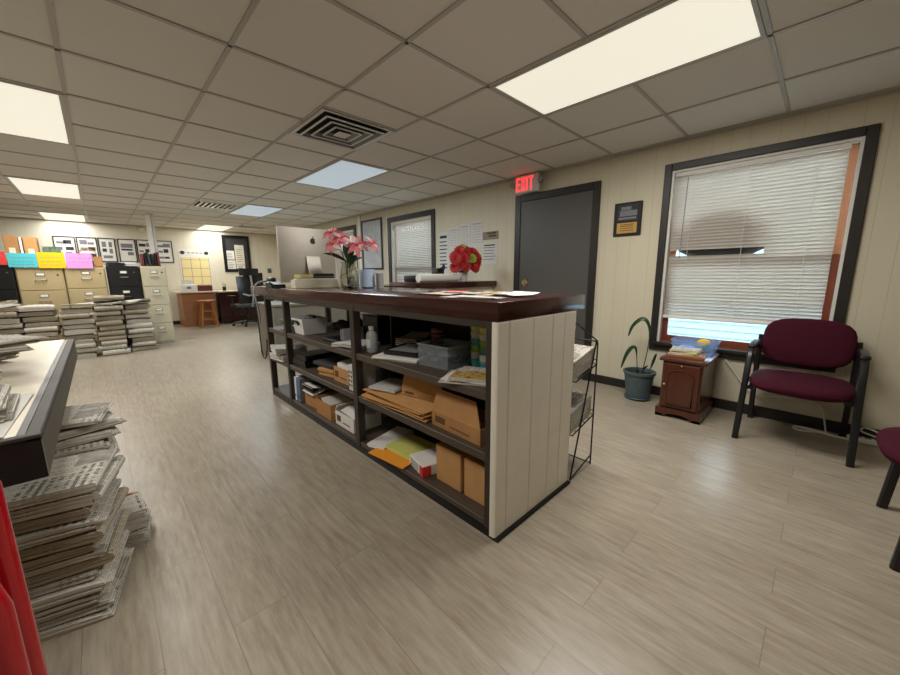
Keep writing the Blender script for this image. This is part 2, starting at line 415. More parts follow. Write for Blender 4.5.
# ceiling grid (T bars)
GX = [0.605 * k for k in range(-5, 7)]; GY = [0.32 + 0.6096 * k for k in range(-7, 17)]
g = MB()
for x in GX: g.box(x - 0.0105, x + 0.0105, FY, WY, CZ, CZ + 0.008)
for y in GY:
    if abs(y - 2.758) < 0.02:
        g.box(LX, 1.21, y - 0.0105, y + 0.0105, CZ, CZ + 0.008); g.box(1.815, WX, y - 0.0105, y + 0.0105, CZ, CZ + 0.008)
    else: 
        segs = [(LX, WX)]
        for (lx, ly) in ((1.815, 0.32), (1.815, 3.368), (1.815, 6.416), (1.815, 9.464), (-0.605, 3.368), (-0.605, 6.416), (-0.605, 9.464), (-0.605, 0.32)):
            if abs(y - ly - 0.6096) < 0.02:
                segs = [q for (a, b) in segs for q in (((a, lx), (lx + 0.605, b)) if a < lx < b else ((a, b),))]
        for (a, b) in segs: g.box(a, b, y - 0.0105, y + 0.0105, CZ, CZ + 0.008)
for y in (2.455, 3.065): g.box(1.21, 1.815, y - 0.0105, y + 0.0105, CZ, CZ + 0.008)
struct('trim_1', g, M['tbar'])
e = MB(); e.box(WX - 0.022, WX, FY, WY, CZ - 0.012, CZ + 0.013); e.box(LX, WX, WY - 0.022, WY, CZ - 0.012, CZ + 0.013)
struct('trim_2', e, M['tbar'])
# baseboards (dark)
b = MB(); b.box(WX - 0.016, WX, FY, 1.645, 0, 0.085, 0.004); b.box(WX - 0.016, WX, 2.66, WY, 0, 0.085, 0.004)
struct('baseboard_right', b, M['dtrim'])
struct('baseboard_back', B(LX, WX, WY - 0.016, WY, 0, 0.085, 0.004), M['dtrim'])
# panel joint battens on the right wall
m_ = MB(); m_.box(WX - 0.01, WX, 5.325, 5.345, 0, CZ - 0.01, 0.003); m_.box(WX - 0.02, WX, 6.19, 6.27, 0, CZ - 0.01, 0.004)
struct('trim_3', m_, M['wtrim'])

# ------------------------------------------------------------------ windows
def window(n, y0, y1, z0, z1):
    x = WX; cw = 0.057 if n == 1 else 0.08
    f = MB()   # casing
    f.box(x - 0.022, x, y0 - cw, y0, z0 - 0.08, z1 + cw, 0.004); f.box(x - 0.022, x, y1, y1 + cw, z0 - 0.08, z1 + cw, 0.004)
    f.box(x - 0.022, x, y0, y1, z1, z1 + cw, 0.004); f.box(x - 0.022, x, y0, y1, z0 - 0.08, z0 - 0.012, 0.004)
    f.box(x - 0.05, x + 0.02, y0 - 0.03, y1 + 0.03, z0 - 0.03, z0, 0.006)
    r = obj('window_%d' % n, f, M['dtrim']); r['kind'] = 'structure'
    j = MB(); t = 0.018
    j.box(x, x + 0.15, y0, y0 + t, z0, z1); j.box(x, x + 0.15, y1 - t, y1, z0, z1); j.box(x, x + 0.15, y0 + t, y1 - t, z1 - t, z1)
    obj('jamb', j, M['wtrim'], r); obj('sill_board', B(x + 0.02, x + 0.15, y0 + t, y1 - t, z0, z0 + t), M['redwood'], r)
    zm = z0 + (z1 - z0) * 0.488
    a, c = y0 + t, y1 - t
    for (nm, xs, za, zb) in (('upper_sash', x + 0.09, zm - 0.02, z1 - t), ('lower_sash', x + 0.057, z0 + t, zm + 0.02)):
        s_ = MB(); k = 0.042
        s_.box(xs, xs + 0.03, a, a + k, za, zb, 0.003); s_.box(xs, xs + 0.03, c - k, c, za, zb, 0.003)
        s_.box(xs, xs + 0.03, a + k, c - k, za, za + k, 0.003); s_.box(xs, xs + 0.03, a + k, c - k, zb - k, zb, 0.003)
        so = obj(nm, s_, M['sashlit' if nm == 'upper_sash' else 'redwood'], r)
        obj('pane', B(xs + 0.012, xs + 0.017, a + k, c - k, za + k, zb - k), M['glass'], so)
    return r
for i, wv in enumerate(WIN): window(i + 1, *wv)

def blind(y0, y1, zt, zb, label, slit=None, tilt=52, pitch=0.0265):
    x = WX + 0.035
    t = thing('window_blind', label, 'blind', (x, (y0 + y1) / 2, zb)); oy = (y0 + y1) / 2
    obj('headrail', B(-0.018, 0.018, y0 - oy, y1 - oy, zt - zb - 0.03, zt - zb, 0.003), M['paper'], t)
    sl = MB(); n = int((zt - zb - 0.05) / pitch); W = 0.0155
    for k in range(n):
        z = zt - zb - 0.04 - pitch * (k + 0.5); a0, a1 = y0 - oy + 0.004, y1 - oy - 0.004; ta = radians(tilt + R.uniform(-3, 3)); sag = R.uniform(-0.0015, 0.0015)
        if slit and slit[0] < z + zb < slit[1]: a1 = slit[2] - oy
        def f(u, v, z=z, a0=a0, a1=a1, ta=ta, sag=sag):
            q = (u - 0.5) * 2; cr = 0.0042 * (1 - q * q)
            return (q * W * cos(ta) + cr * sin(ta), a0 + (a1 - a0) * v, z - q * W * sin(ta) + cr * cos(ta) + sag * sin(v * pi))
        sl.surf(f, 5, 1, 0.0007)
    obj('slats', sl, M['blind'], t)
    obj('bottom_rail', B(-0.014, 0.014, y0 - oy, y1 - oy, 0, 0.022, 0.004), M['paper'], t)
    for q in (0.14, 0.5, 0.86):
        yy = y0 + (y1 - y0) * q - oy; obj('ladder_cord', MB().tube([(-0.019, yy, 0.02), (-0.019, yy, zt - zb - 0.03)], 0.0016, 5), M['paper'], t)
    yy = y1 - oy - 0.1; wd = obj('tilt_wand', MB().tube([(-0.028, yy, zt - zb - 0.05), (-0.028, yy + 0.01, zt - zb - 0.72)], 0.0035, 6), M['silver'], t)
    return t
blind(-0.014, 1.008, 1.985, 0.735, 'white slatted blind with a bent slit over the large window behind the maroon chair', (1.283, 1.335, 0.36), 60)
blind(4.205, 5.205, 2.0, 0.75, 'white slatted blind in the window left of the pinned notices', None, 40)
blind(6.475, 7.475, 2.0, 1.5, 'white slatted blind in the farthest side window behind the pink lilies', None, 25)

# outside
struct('ground', B(WX + 0.3, 30, -20, 30, -0.6, -0.45), M['ground'])
sd = MB()
for k in range(22):
    z = -0.45 + 0.11 * k; sd.prism([(7.2, z), (7.2 - 0.018, z), (7.2, z + 0.112), (7.3, z + 0.112), (7.3, z)], -9, 16, 1)
struct('exterior_wall', sd, M['siding'])
dt = thing('outdoor_dome', 'dark dome-shaped object outside the large window, seen as a shadow on its blind', 'dome', (WX + 0.17, 0.665, 1.30))
prof = [(0.0, -0.04), (0.12, -0.035), (0.22, -0.015), (0.3, 0.03), (0.325, 0.09), (0.32, 0.15), (0.285, 0.235), (0.215, 0.31), (0.11, 0.36), (0.0, 0.375)]
d = MB(); d.T = Matrix.Diagonal((0.12, 1.0, 1.0, 1.0)); d.lathe(prof, 40); obj('dome', d, M['dish'], dt)
obj('hanger', MB().tube([(0, 0, 0.37), (0, 0, 1.3)], 0.003, 6), M['dish'], dt)

# ------------------------------------------------------------------ door
r = MB(); y0, y1, zt = 1.645, 2.66, 2.037; cw = 0.075
r.box(WX - 0.024, WX, y0, y0 + cw, 0, zt, 0.004); r.box(WX - 0.024, WX, y1 - cw, y1, 0, zt, 0.004); r.box(WX - 0.024, WX, y0 + cw, y1 - cw, zt - cw, zt, 0.004)
dr = obj('door_1', r, M['dtrim']); dr['kind'] = 'structure'
p = B(WX - 0.012, WX, y0 + cw, y1 - cw, 0.01, zt - cw, 0.002); obj('door_leaf', p, M['doorgrey'], dr)
k = MB(); k.T = Matrix.Translation((WX - 0.018, 2.5, 1.035)) @ Matrix.Rotation(radians(90), 4, 'Y') @ Matrix.Rotation(radians(45), 4, 'Z')
k.box(-0.033, 0.033, -0.033, 0.033, -0.008, 0.008, 0.003); k.lathe([(0.02, -0.03), (0.022, -0.02), (0.022, 0)], 14)
obj('deadbolt', k, M['brass'], dr)
k = MB(); k.T = Matrix.Translation((WX - 0.012, 2.5, 0.86)) @ Matrix.Rotation(radians(-90), 4, 'Y')
k.lathe([(0.033, 0), (0.033, 0.008), (0.012, 0.012), (0.012, 0.035), (0.03, 0.045), (0.032, 0.06), (0.02, 0.072), (0.0, 0.074)], 16); obj('door_knob', k, M['brass'], dr)

# exit sign
ex = thing('exit_sign', 'lit red EXIT sign with two lamp heads above the grey door', 'sign', (WX - 0.05, 2.46, 2.04))
obj('housing', MB().box(-0.05, 0, -0.155, 0.155, 0, 0.188, 0.008).box(0, 0.05, -0.06, 0.06, 0.05, 0.15), M['paperg'], ex)
L = MB(); hh, ww, tk = 0.145, 0.056, 0.02; x0, x1 = -0.054, -0.049
def lb(yc, pts):   # yc: left edge in viewing order (viewer looks +X, left is +Y)
    L.prism([(yc - u, v + 0.022) for u, v in pts], x0, x1, 0)
def bar(yc, u0, v0, u1, v1): lb(yc, [(u0, v0), (u1, v0), (u1, v1), (u0, v1)])
y = 0.135; bar(y, 0, 0, tk, hh); [bar(y, tk, v, ww, v + tk) for v in (0, hh / 2 - tk / 2, hh - tk)]
y = 0.068; lb(y, [(0, 0), (0.022, 0), (ww, hh), (ww - 0.022, hh)]); lb(y, [(ww - 0.022, 0), (ww, 0), (0.022, hh), (0, hh)])
y = 0.002; bar(y, 0.0, 0, tk, hh)
y = -0.03; bar(y, 0, hh - tk, 0.066, hh); bar(y, 0.023, 0, 0.023 + tk, hh - tk)
obj('lettering', L, M['exit'], ex)
for yy in (0.175, -0.175):
    k = MB(); k.T = Matrix.Translation((-0.035, yy * 1.04, 0.1)) @ Matrix.Rotation(radians(-70), 4, 'Y')
    k.lathe([(0.012, -0.03), (0.022, -0.012), (0.03, 0.02), (0.031, 0.028), (0.0, 0.03)], 14); k.box(-0.008, 0.008, -0.03, 0.03, -0.02, -0.01)
    obj('lamp_head', k, M['silver'], ex)

# plaque right of door
pl = thing('award_plaque', 'black wall plaque with picture above a gold plate, between door and large window', 'plaque', (WX, 1.372, 1.49))
obj('board', B(-0.018, 0, -0.125, 0.125, 0, 0.305, 0.005), M['black'], pl)
k = MB(); k.box(-0.0195, -0.017, -0.095, 0.095, 0.135, 0.285); 
for a, c, z, h in ((-0.08, 0.08, 0.15, 0.02), (-0.085, 0.07, 0.18, 0.05), (-0.03, 0.06, 0.235, 0.03)): k.box(-0.0203, -0.019, a, c, z, z + h, m=1)
obj('picture', k, [M['ink'], M['inkg']], pl)
k = B(-0.0195, -0.017, -0.09, 0.09, 0.025, 0.12)
for z in (0.045, 0.065, 0.085, 0.1): k.box(-0.0202, -0.019, -0.06, 0.06, z, z + 0.006, m=1)
obj('gold_plate', k, [M['gold'], M['cardin']], pl)

# wall notices: papers with illegible lines, each one its own thing
def notice(yc, zc, w_, h_, label, lines=7, base='paperg', ink='inkp', head=True, logo=False, x=WX, name='wall_notice', cat='notice'):
    k = B(-0.003, 0, -w_ / 2, w_ / 2, -h_ / 2, h_ / 2)
    if head: k.box(-0.0038, -0.0028, -w_ * 0.36, w_ * 0.36, h_ * 0.36, h_ * 0.42, m=1)
    for i in range(lines):
        z = h_ * 0.28 - i * h_ * 0.68 / max(lines, 1); a = w_ * R.uniform(0.3, 0.42); k.box(-0.0038, -0.0028, -a, w_ * (0.4 if name != 'name_plate' else R.uniform(0.1, 0.3)), z - h_ * (0.012 if name != 'name_plate' else 0.1), z + h_ * (0.012 if name != 'name_plate' else 0.1), m=1)
    if logo: k.prism([(-0.045, -h_ * 0.3), (0.0, -h_ * 0.42), (0.045, -h_ * 0.3), (0.0, -h_ * 0.2)], -0.0038, -0.0028, 0, m=1)
    return one(name, k, [M[base], M[ink]], label, cat, (x, yc, zc))
notice(3.93, 1.43, 0.2, 0.62, 'tall narrow white notice hung beside the window frame', 8, ink='ink', logo=True)
notice(3.72, 1.63, 0.19, 0.30, 'white notice with small heading, second sheet right of the window, upper row', 6)
notice(3.50, 1.65, 0.2, 0.32, 'white notice at the upper middle of the pinned papers', 7)
notice(3.28, 1.66, 0.2, 0.34, 'white notice at the upper right of the pinned papers above the red bouquet', 7)
notice(3.72, 1.34, 0.21, 0.24, 'lower white notice just left of the red bouquet', 5)
notice(3.49, 1.34, 0.2, 0.24, 'lower white notice right behind the red bouquet', 5)
notice(3.05, 1.625, 0.26, 0.1, 'tan name plate with dark lettering scribble, nearest the grey door', 2, 'tanplate', 'ink', False, name='name_plate', cat='plate')
notice(3.06, 1.4, 0.25, 0.27, 'white certificate with black heading under the tan name plate', 5, 'paperg', 'ink')

# framed sheet and far board on the right wall
fr = thing('framed_poster', 'large pale framed poster on the side wall behind the lilies', 'picture', (WX, 5.82, 1.235))
def frame(o, w_, h_, t, dp, mt, inner):
    k = MB(); k.box(-dp, 0, -w_ / 2, -w_ / 2 + t, 0, h_, 0.002); k.box(-dp, 0, w_ / 2 - t, w_ / 2, 0, h_, 0.002); k.box(-dp, 0, -w_ / 2 + t, w_ / 2 - t, 0, t, 0.002); k.box(-dp, 0, -w_ / 2 + t, w_ / 2 - t, h_ - t, h_, 0.002)
    obj('frame', k, mt, o)
    if inner: obj('print', B(-dp * 0.5, 0, -w_ / 2 + t, w_ / 2 - t, t, h_ - t), inner, o)
t_ = NT('pale_print'); t_.base(t_.mix(t_.noise(t_.coord(), 9, 5), lin((150, 160, 172)), lin((214, 214, 212)))); t_.set(rough=0.12); M['print'] = t_.m
frame(fr, 0.66, 0.885, 0.028, 0.024, M['black'], M['print'])

# ------------------------------------------------------------------ ceiling lights, vents
def troffer(lx, ly, label, lit, power=0.0):
    t = thing('ceiling_light', label, 'ceiling light', (lx + 0.3025, ly + 0.61, CZ)); a, c = 0.292, 0.5985
    k = MB(); f = 0.02
    k.box(-a, -a + f, -c, c, -0.004, 0.012, 0.002); k.box(a - f, a, -c, c, -0.004, 0.012, 0.002); k.box(-a + f, a - f, -c, -c + f, -0.004, 0.012, 0.002); k.box(-a + f, a - f, c - f, c, -0.004, 0.012, 0.002)
    obj('frame', k, M['tbar'], t)
    obj('diffuser', B(-a + f, a - f, -c + f, c - f, 0.0, 0.011), M['lamp' if lit else 'offglow'], t)
    if power:
        ld = bpy.data.lights.new('troffer_light', 'AREA'); ld.shape = 'RECTANGLE'; ld.size = 0.54; ld.size_y = 1.14; ld.energy = power; ld.color = (1.0, 0.965, 0.91) if lit else (0.82, 0.92, 1.0)  # cool light from unlit panels is added to brighten the far ceiling
        lo = link('troffer_light', ld, None, (lx + 0.3025, ly + 0.61, CZ - 0.012)); return t
    return t
PW = 40
troffer(1.815, 0.32, 'large lit ceiling light overhead, nearest the big window', True, PW)
troffer(-0.605, 3.368, 'lit ceiling light above the newspaper table, nearest of the row over the filing cabinets', True, PW * 0.95)
troffer(-0.605, 6.416, 'lit ceiling light in the middle of the row over the filing cabinets', True, PW)
troffer(-0.605, 9.464, 'lit ceiling light at the far end of the row, by the framed pictures', True, PW * 0.5)
troffer(1.815, 3.368, 'unlit ceiling panel with added bluish glow just behind the square air vent', False, 28)
troffer(1.815, 6.416, 'unlit ceiling panel with added bluish glow farther back, left above the silver monitor', False, 30)
troffer(1.815, 9.464, 'lit ceiling light near the back wall above the pinboard', True, PW * 0.5)
troffer(-0.605, 0.32, 'unseen ceiling light added to the left row nearest the viewer, above the picture edge', True, PW * 0.45)  # out of view, added on the row spacing to brighten the shelves

v = thing('ceiling_vent', 'square louvred metal air vent with nested rings, nearest in the ceiling', 'vent', (1.5125, 2.76, CZ))
obj('backing', B(-0.285, 0.285, -0.285, 0.285, 0.0, 0.01), M['ventd'], v)
k = MB()
def ring(k, a, z0, wd, slope):
    for q in range(4):
        k.T = Matrix.Rotation(q * pi / 2, 4, 'Z')
        k.add([(-a, -a, z0), (a, -a, z0), (a - wd, -a + wd, z0 + slope), (-a + wd, -a + wd, z0 + slope), (-a, -a, z0 + 0.004), (a, -a, z0 + 0.004), (a - wd, -a + wd, z0 + slope + 0.004), (-a + wd, -a + wd, z0 + slope + 0.004)],
              [(3, 2, 1, 0), (4, 5, 6, 7), (0, 1, 5, 4), (1, 2, 6, 5), (2, 3, 7, 6), (3, 0, 4, 7)])
    k.T = Matrix()
k2 = MB(); ring(k2, 0.292, -0.006, 0.03, 0.004); obj('frame', k2, M['vent'], v)
for a in (0.235, 0.17, 0.105):
    k = MB()
    for q in range(4):
        k.T = Matrix.Rotation(q * pi / 2, 4, 'Z')
        k.add([(-a, -a, -0.02), (a, -a, -0.02), (a - 0.045, -a + 0.045, 0.006), (-a + 0.045, -a + 0.045, 0.006), (-a, -a, -0.017), (a, -a, -0.017), (a - 0.045, -a + 0.045, 0.009), (-a + 0.045, -a + 0.045, 0.009)],
              [(3, 2, 1, 0), (4, 5, 6, 7), (0, 1, 5, 4), (1, 2, 6, 5), (2, 3, 7, 6), (3, 0, 4, 7)], m=1)
        k.box(-a, a, -a - 0.006, -a + 0.005, -0.024, -0.016)
    k.T = Matrix(); obj('louvre_ring', k, [M['vent'], M['blade']], v)
obj('centre_plate', B(-0.05, 0.05, -0.05, 0.05, -0.026, -0.018, 0.003), M['vent'], v)
def slotvent(x, y, w_, h_, label):
    v = thing('ceiling_vent', label, 'vent', (x, y, CZ))
    obj('backing', B(-w_ / 2, w_ / 2, -h_ / 2, h_ / 2, 0, 0.01), M['ventd'], v)
    k = MB(); n = 8
    for i in range(n):
        xx = -w_ / 2 + w_ * (i + 0.5) / n; k.box(xx - w_ * 0.02, xx + w_ * 0.02, -h_ / 2, h_ / 2, -0.014, 0.002)
    obj('louvres', k, M['vent'], v); k = MB(); k.box(-w_ / 2, w_ / 2, -h_ / 2 - 0.02, -h_ / 2, -0.008, 0.006); k.box(-w_ / 2, w_ / 2, h_ / 2, h_ / 2 + 0.02, -0.008, 0.006); obj('frame', k, M['vent'], v)
slotvent(1.51, 6.86, 0.54, 0.48, 'long dark slotted air vent in the ceiling behind the square one')
slotvent(2.71, 9.3, 0.48, 0.4, 'small dark air vent in the ceiling beside the rear light')

# white power pole
pp = thing('power_pole', 'slim white service pole from floor to ceiling behind the rightmost filing cabinet', 'pole', (0.80, 8.56, 0))
obj('pole', MB().box(-0.05, 0.02, -0.04, 0.04, 0, CZ + 0.002, 0.008), M['wtrim'], pp); obj('conduit', MB().tube([(0.045, -0.01, 0), (0.045, -0.01, CZ + 0.002)], 0.02, 10), M['paperg'], pp)
k = MB(); k.T = Matrix.Translation((0, 0, 0)) @ Matrix.Rotation(radians(90), 4, 'X'); k.lathe([(0.06, 0), (0.06, 0.03), (0.045, 0.05), (0.0, 0.055)], 18)
one('wall_sensor', k, M['skin'], 'round cream alarm sounder high on the back wall left of the pole', 'sensor', (0.84, WY, 2.15))

# ------------------------------------------------------------------ shelving counter
CX0, CX1, CY0, CY1 = 1.09, 1.725, 0.86, 3.625
ct = thing('shelving_counter', 'long dark wood counter with open shelves and cream end panel, mid-room', 'counter', (CX0, CY0, 0))
W_, D_ = CX1 - CX0, CY1 - CY0
obj('counter_top', B(0, W_ + 0.09, 0, 3.14, 0.955, 1.033, 0.006, 2), M['mahog'], ct)
k = MB(); gaps = [0.0, 0.077, 0.252, 0.412, 0.523, W_]
for i in range(5): k.box(gaps[i] + 0.0015, gaps[i + 1] - 0.0015, 0.0, 0.016, 0.014, 0.954, 0.0025)
k.box(0, W_, 0.008, 0.03, 0.014, 0.954)
obj('end_panel', k, M['panelc'], ct)
obj('plinth', MB().box(0.004, W_ - 0.005, 0.03, D_, 0, 0.04).box(0.0, W_ + 0.01, -0.016, 0.03, 0, 0.0135, 0.004), M['blackm'], ct)
PY = [(0.03, 0.062), (1.115, 1.165), (2.262, 2.302), (2.72, 2.76)]
for (a, c) in PY:
    for (x0, x1) in ((0.0, 0.05), (W_ - 0.05, W_)):
        obj('post', B(x0, x1, a, c, 0.04, 0.955, 0.003), M['frame'], ct)
for z0, z1, nm in ((0.04, 0.072, 'shelf'), (0.345, 0.385, 'shelf'), (0.62, 0.66, 'shelf')):
    obj(nm, B(0.006, W_ - 0.01, 0.03, 2.76, z0, z1, 0.003), M['shelf'], ct)
obj('top_rail', B(0.004, 0.03, 0.03, 2.76, 0.925, 0.955), M['frame'], ct)
obj('back_panel', B(W_ - 0.02, W_ - 0.005, 0.03, 1.82, 0.04, 0.953), M['backp'], ct)
k = MB()
k.box(0.3, W_ - 0.02, 1.15, 1.165, 0.66, 0.955); k.box(0.3, W_ - 0.02, 1.15, 1.165, 0.385, 0.62)
obj('divider', k, M['frame'], ct)

# second counter (behind) with hinged flap
rc = thing('reception_counter', 'second mahogany counter running to the wall behind, under the red bouquet', 'counter', (2.4, 2.93, 0))
obj('counter_top', B(0, WX - 2.405, 0, 0.55, 0.985, 1.055, 0.006, 2), M['mahog'], rc)
obj('front_panel', B(0.06, WX - 2.4 - 0.02, 0.06, 0.08, 0.02, 0.985), M['panelc'], rc)
obj('side_panel', B(0.06, 0.08, 0.08, 0.5, 0.02, 0.985), M['panelc'], rc)
obj('flap', B(-0.575, -0.005, 0.04, 0.5, 1.01, 1.033, 0.004), M['mahog'], rc)

sd2 = thing('beige_desk', 'beige office desk standing behind the far end of the shelving counter', 'desk', (2.4, 5.35, 0))
obj('desk_top', B(-0.8, 0.85, -0.35, 0.4, 0.73, 0.76, 0.004), M['beige'], sd2); obj('modesty_panel', B(-0.78, 0.83, -0.33, -0.31, 0.05, 0.73), M['beige'], sd2)
for x in (-0.78, 0.81): obj('side_panel', B(x, x + 0.02, -0.31, 0.38, 0, 0.73), M['beige'], sd2)

# ------------------------------------------------------------------ newspapers
def news_mesh(seed, w_, d_, t_, layers=5, droop=0.006, mtl='news', splay=0.012):
    """folded newspaper: fold on -x side (rounded), loose sheet edges on +x; origin at base centre"""
    rr = random.Random(seed); k = MB(); lt = t_ / layers
    ph = rr.uniform(0, 6)
    for i in range(layers):
        ox = rr.uniform(-splay, splay); oy = rr.uniform(-splay, splay) * 0.7; z = lt * (i + 0.5); sh = rr.uniform(0.985, 1.0); sk = rr.uniform(-splay, splay)
        def f(u, v, ox=ox, oy=oy, z=z, sh=sh, sk=sk, i=i):
            q = 2 * u - 1; p = 2 * v - 1; fr = i / max(1, layers - 1)
            dz = -droop * fr * (abs(p) ** 3 * 0.8 + max(0, q) ** 3) + 0.0012 * fr * sin(ph + 7 * u + 4 * v)
            return (q * w_ / 2 * sh + ox * u + sk * (v - 0.5), p * d_ / 2 * sh + oy * u, z + dz)
        k.surf(f, 5, 4, lt * 0.86, nrm=(0, 0, 1), smooth=False)
    # rounded fold
    n = 6; vs = []; fs = []
    for j in range(n + 1):
        a = pi / 2 + pi * j / n
        for y in (-d_ / 2 * 0.99, d_ / 2 * 0.99): vs.append((-w_ / 2 + 0.004 + cos(a) * t_ * 0.45, y, t_ / 2 + sin(a) * t_ * 0.47))
    for j in range(n): fs.append((2 * j, 2 * j + 1, 2 * j + 3, 2 * j + 2))
    fs += [tuple(2 * j for j in range(n, -1, -1)), tuple(2 * j + 1 for j in range(n + 1))]
    k.add(vs, fs, True)
    return k.mesh('newspaper', M[mtl])
NW = {}
def newspaper(kind, loc, rz, label, group, tilt=(0, 0), flip=False):
    me = NW[kind]; o = link('newspaper', me, None, loc, (tilt[0], tilt[1], rz + (pi if flip else 0))); return tag(o, label, 'newspaper', group)
for s_ in range(5):
    NW['b%d' % s_] = news_mesh(100 + s_, 0.31, 0.33, 0.062 + 0.004 * s_, 6, 0.012, 'newsd' if s_ % 2 else 'news', 0.008)
    NW['p%d' % s_] = news_mesh(200 + s_, 0.34, 0.29, 0.026 + 0.004 * s_, 6, 0.006, 'newsd' if s_ == 3 else 'news', 0.012)
    NW['t%d' % s_] = news_mesh(300 + s_, 0.33, 0.28, 0.012, 4, 0.002, 'newsc' if s_ == 2 else 'news', 0.012)
BT = [0.062 + 0.004 * s_ for s_ in range(5)]; PT = [0.026 + 0.004 * s_ for s_ in range(5)]

# five tall stacks before the cabinets
def stack(xc, yc, h, label, dx=0.0, dy=0.0):
    z = 0.0; i = 0
    while z < h - 0.03:
        s_ = R.randrange(5); fr = z / h
        o = newspaper('b%d' % s_, (xc + R.uniform(-0.02, 0.02) + dx * fr, yc + R.uniform(-0.03, 0.03) + dy * fr, z), pi / 2 + R.uniform(-0.09, 0.09), label, label, flip=R.random() < 0.5); o.scale = (R.uniform(0.92, 1.04), R.uniform(0.84, 0.96), 1)
        z += BT[s_] + 0.002; i += 1
    return z
zt0 = stack(-0.93, 7.36, 0.78, 'bundled newspaper in the stack at the picture edge, before the leftmost black cabinet', 0.0)
zt1 = stack(-0.62, 7.36, 0.76, 'bundled newspaper in the stack before the left tan cabinet', 0.0)
zt2 = stack(-0.275, 7.32, 0.70, 'bundled newspaper in the stack before the right tan cabinet', 0.0)
zt3 = stack(0.06, 7.34, 0.71, 'bundled newspaper in the stack before the gap between tan and black cabinets', 0.0)
zt4 = stack(0.40, 7.42, 0.74, 'bundled newspaper in the rightmost stack, before the black cabinet', -0.02)
def loose(loc, w_, d_, rz, label, amp=0.03, mtl='news', seed=1):
    rr = random.Random(seed); a, b2, c2 = rr.uniform(0, 6), rr.uniform(0, 6), rr.uniform(0.6, 1)
    k = MB()
    for i in range(3):
        k.surf(lambda u, v, i=i: ((u - 0.5) * w_ * (1 - 0.03 * i), (v - 0.5) * d_, 0.008 * (2 - i) + amp * (0.5 + 0.5 * sin(a + 5 * u + 3 * v)) * (0.3 + u * c2)), 10, 6, 0.004, nrm=(0, 0, 1))
    return one('newspaper', k, M[mtl], label, 'newspaper', loc, (0, 0, rz))
loose((-0.1, 7.3, max(zt2, zt3) + 0.01), 0.62, 0.3, 0.05, 'crumpled loose newspaper draped across the two middle stacks', 0.035, 'news', 3)
loose((0.38, 7.36, zt4 + 0.006), 0.36, 0.3, -0.1, 'curled loose newspaper lying on top of the rightmost stack', 0.05, 'news', 5)
loose((-0.93, 7.3, zt0 + 0.006), 0.3, 0.28, 0.1, 'curled dark newspaper on top of the stack at the picture edge', 0.05, 'newsd', 8)
newspaper('b1', (0.08, 7.36, max(zt2, zt3) + 0.075), pi / 2 + 0.06, 'patterned newspaper bundle lying on the crumpled sheets before the black cabinet', None)

# floor pile beside the near table
def pile(corner, rz, w_, d_, h, label, kinds='p', jit=0.016, taper=0.0):
    z = 0.0; ux = Vector((cos(rz), sin(rz), 0)); uy = Vector((-sin(rz), cos(rz), 0)); i = 0
    while z < h - 0.01:
        s_ = R.randrange(5); th = PT[s_] if kinds == 'p' else 0.012
        fr = z / h
        p = Vector(corner) - ux * (w_ / 2) + uy * (d_ / 2) + ux * (R.uniform(-jit, jit) + taper * fr) + uy * R.uniform(-jit, jit)
        newspaper('%s%d' % (kinds, s_), (p.x, p.y, z), rz + R.uniform(-0.05, 0.05), label, label, flip=R.random() < 0.3)
        z += th + 0.0015; i += 1
    return z
za = pile((-0.115, 1.56, 0), radians(-13), 0.34, 0.29, 0.47, 'folded newspaper in the floor pile under the near corner of the cream table', 'p', 0.014, 0.015)
zb = pile((-0.085, 2.08, 0), radians(4), 0.34, 0.29, 0.47, 'folded newspaper in the floor pile under the middle of the cream table', 'p', 0.018, 0.05)
k = news_mesh(77, 0.085, 0.19, 0.085, 9, 0.004, 'newsc', 0.008)
for i, (dz, lab) in enumerate(((0, 'small bundle of colour newspaper inserts at the foot of the floor piles'), (0.088, 'small bundle of inserts lying on the lowest bundle by the floor piles'))):
    tag(link('insert_bundle', k if i == 0 else k.copy(), None, (-0.015 - i * 0.008, 1.99, dz), (0, 0, radians(-8 + 12 * i))), lab, 'newspaper')
newspaper('p2', (-0.2, 2.24, zb + 0.002), radians(14), 'top newspaper of the middle floor pile, turned askew with fanned edge', None)
newspaper('p0', (-0.215, 2.26, zb + PT[2] + 0.006), radians(-10), 'topmost newspaper of the middle floor pile beside the table edge', None)

# ------------------------------------------------------------------ cream table at left
tb = thing('work_table', 'long cream topped table with black end, stacked with newspapers at the left edge', 'table', (-0.55, 2.37, 0))
x1, x0, y0, y1 = 0.395, -0.40, -1.0, 1.0
obj('table_top', B(x0, x1 - 0.045, y0 + 0.02, y1, 0.725, 0.742, 0.002), M['tabletop'], tb)
obj('edge_strip', B(x1 - 0.045, x1 - 0.03, y0 + 0.02, y1, 0.72, 0.739), M['blackm'], tb)
k = MB(); k.box(x1 - 0.03, x1, y0, y1, 0.722, 0.741, 0.003); k.box(x0, x1, y0 - 0.004, y0 + 0.02, 0.73, 0.741, 0.002); obj('edge_lip', k, M['lip'], tb)
obj('side_apron', B(x1 - 0.02, x1 - 0.002, y0 + 0.02, y1, 0.62, 0.722), M['tableside'], tb)
obj('end_apron', B(x0, x1 - 0.002, y0, y0 + 0.02, 0.62, 0.73), M['black'], tb)
obj('far_apron', B(x0, x1 - 0.02, y1 - 0.02, y1, 0.62, 0.725), M['tableside'], tb)
for yy in (y0 + 0.06, y1 - 0.1):
    for xx in (x0 + 0.02, x0 + 0.2): obj('leg', B(xx, xx + 0.05, yy, yy + 0.05, 0, 0.73), M['blackm'], tb)
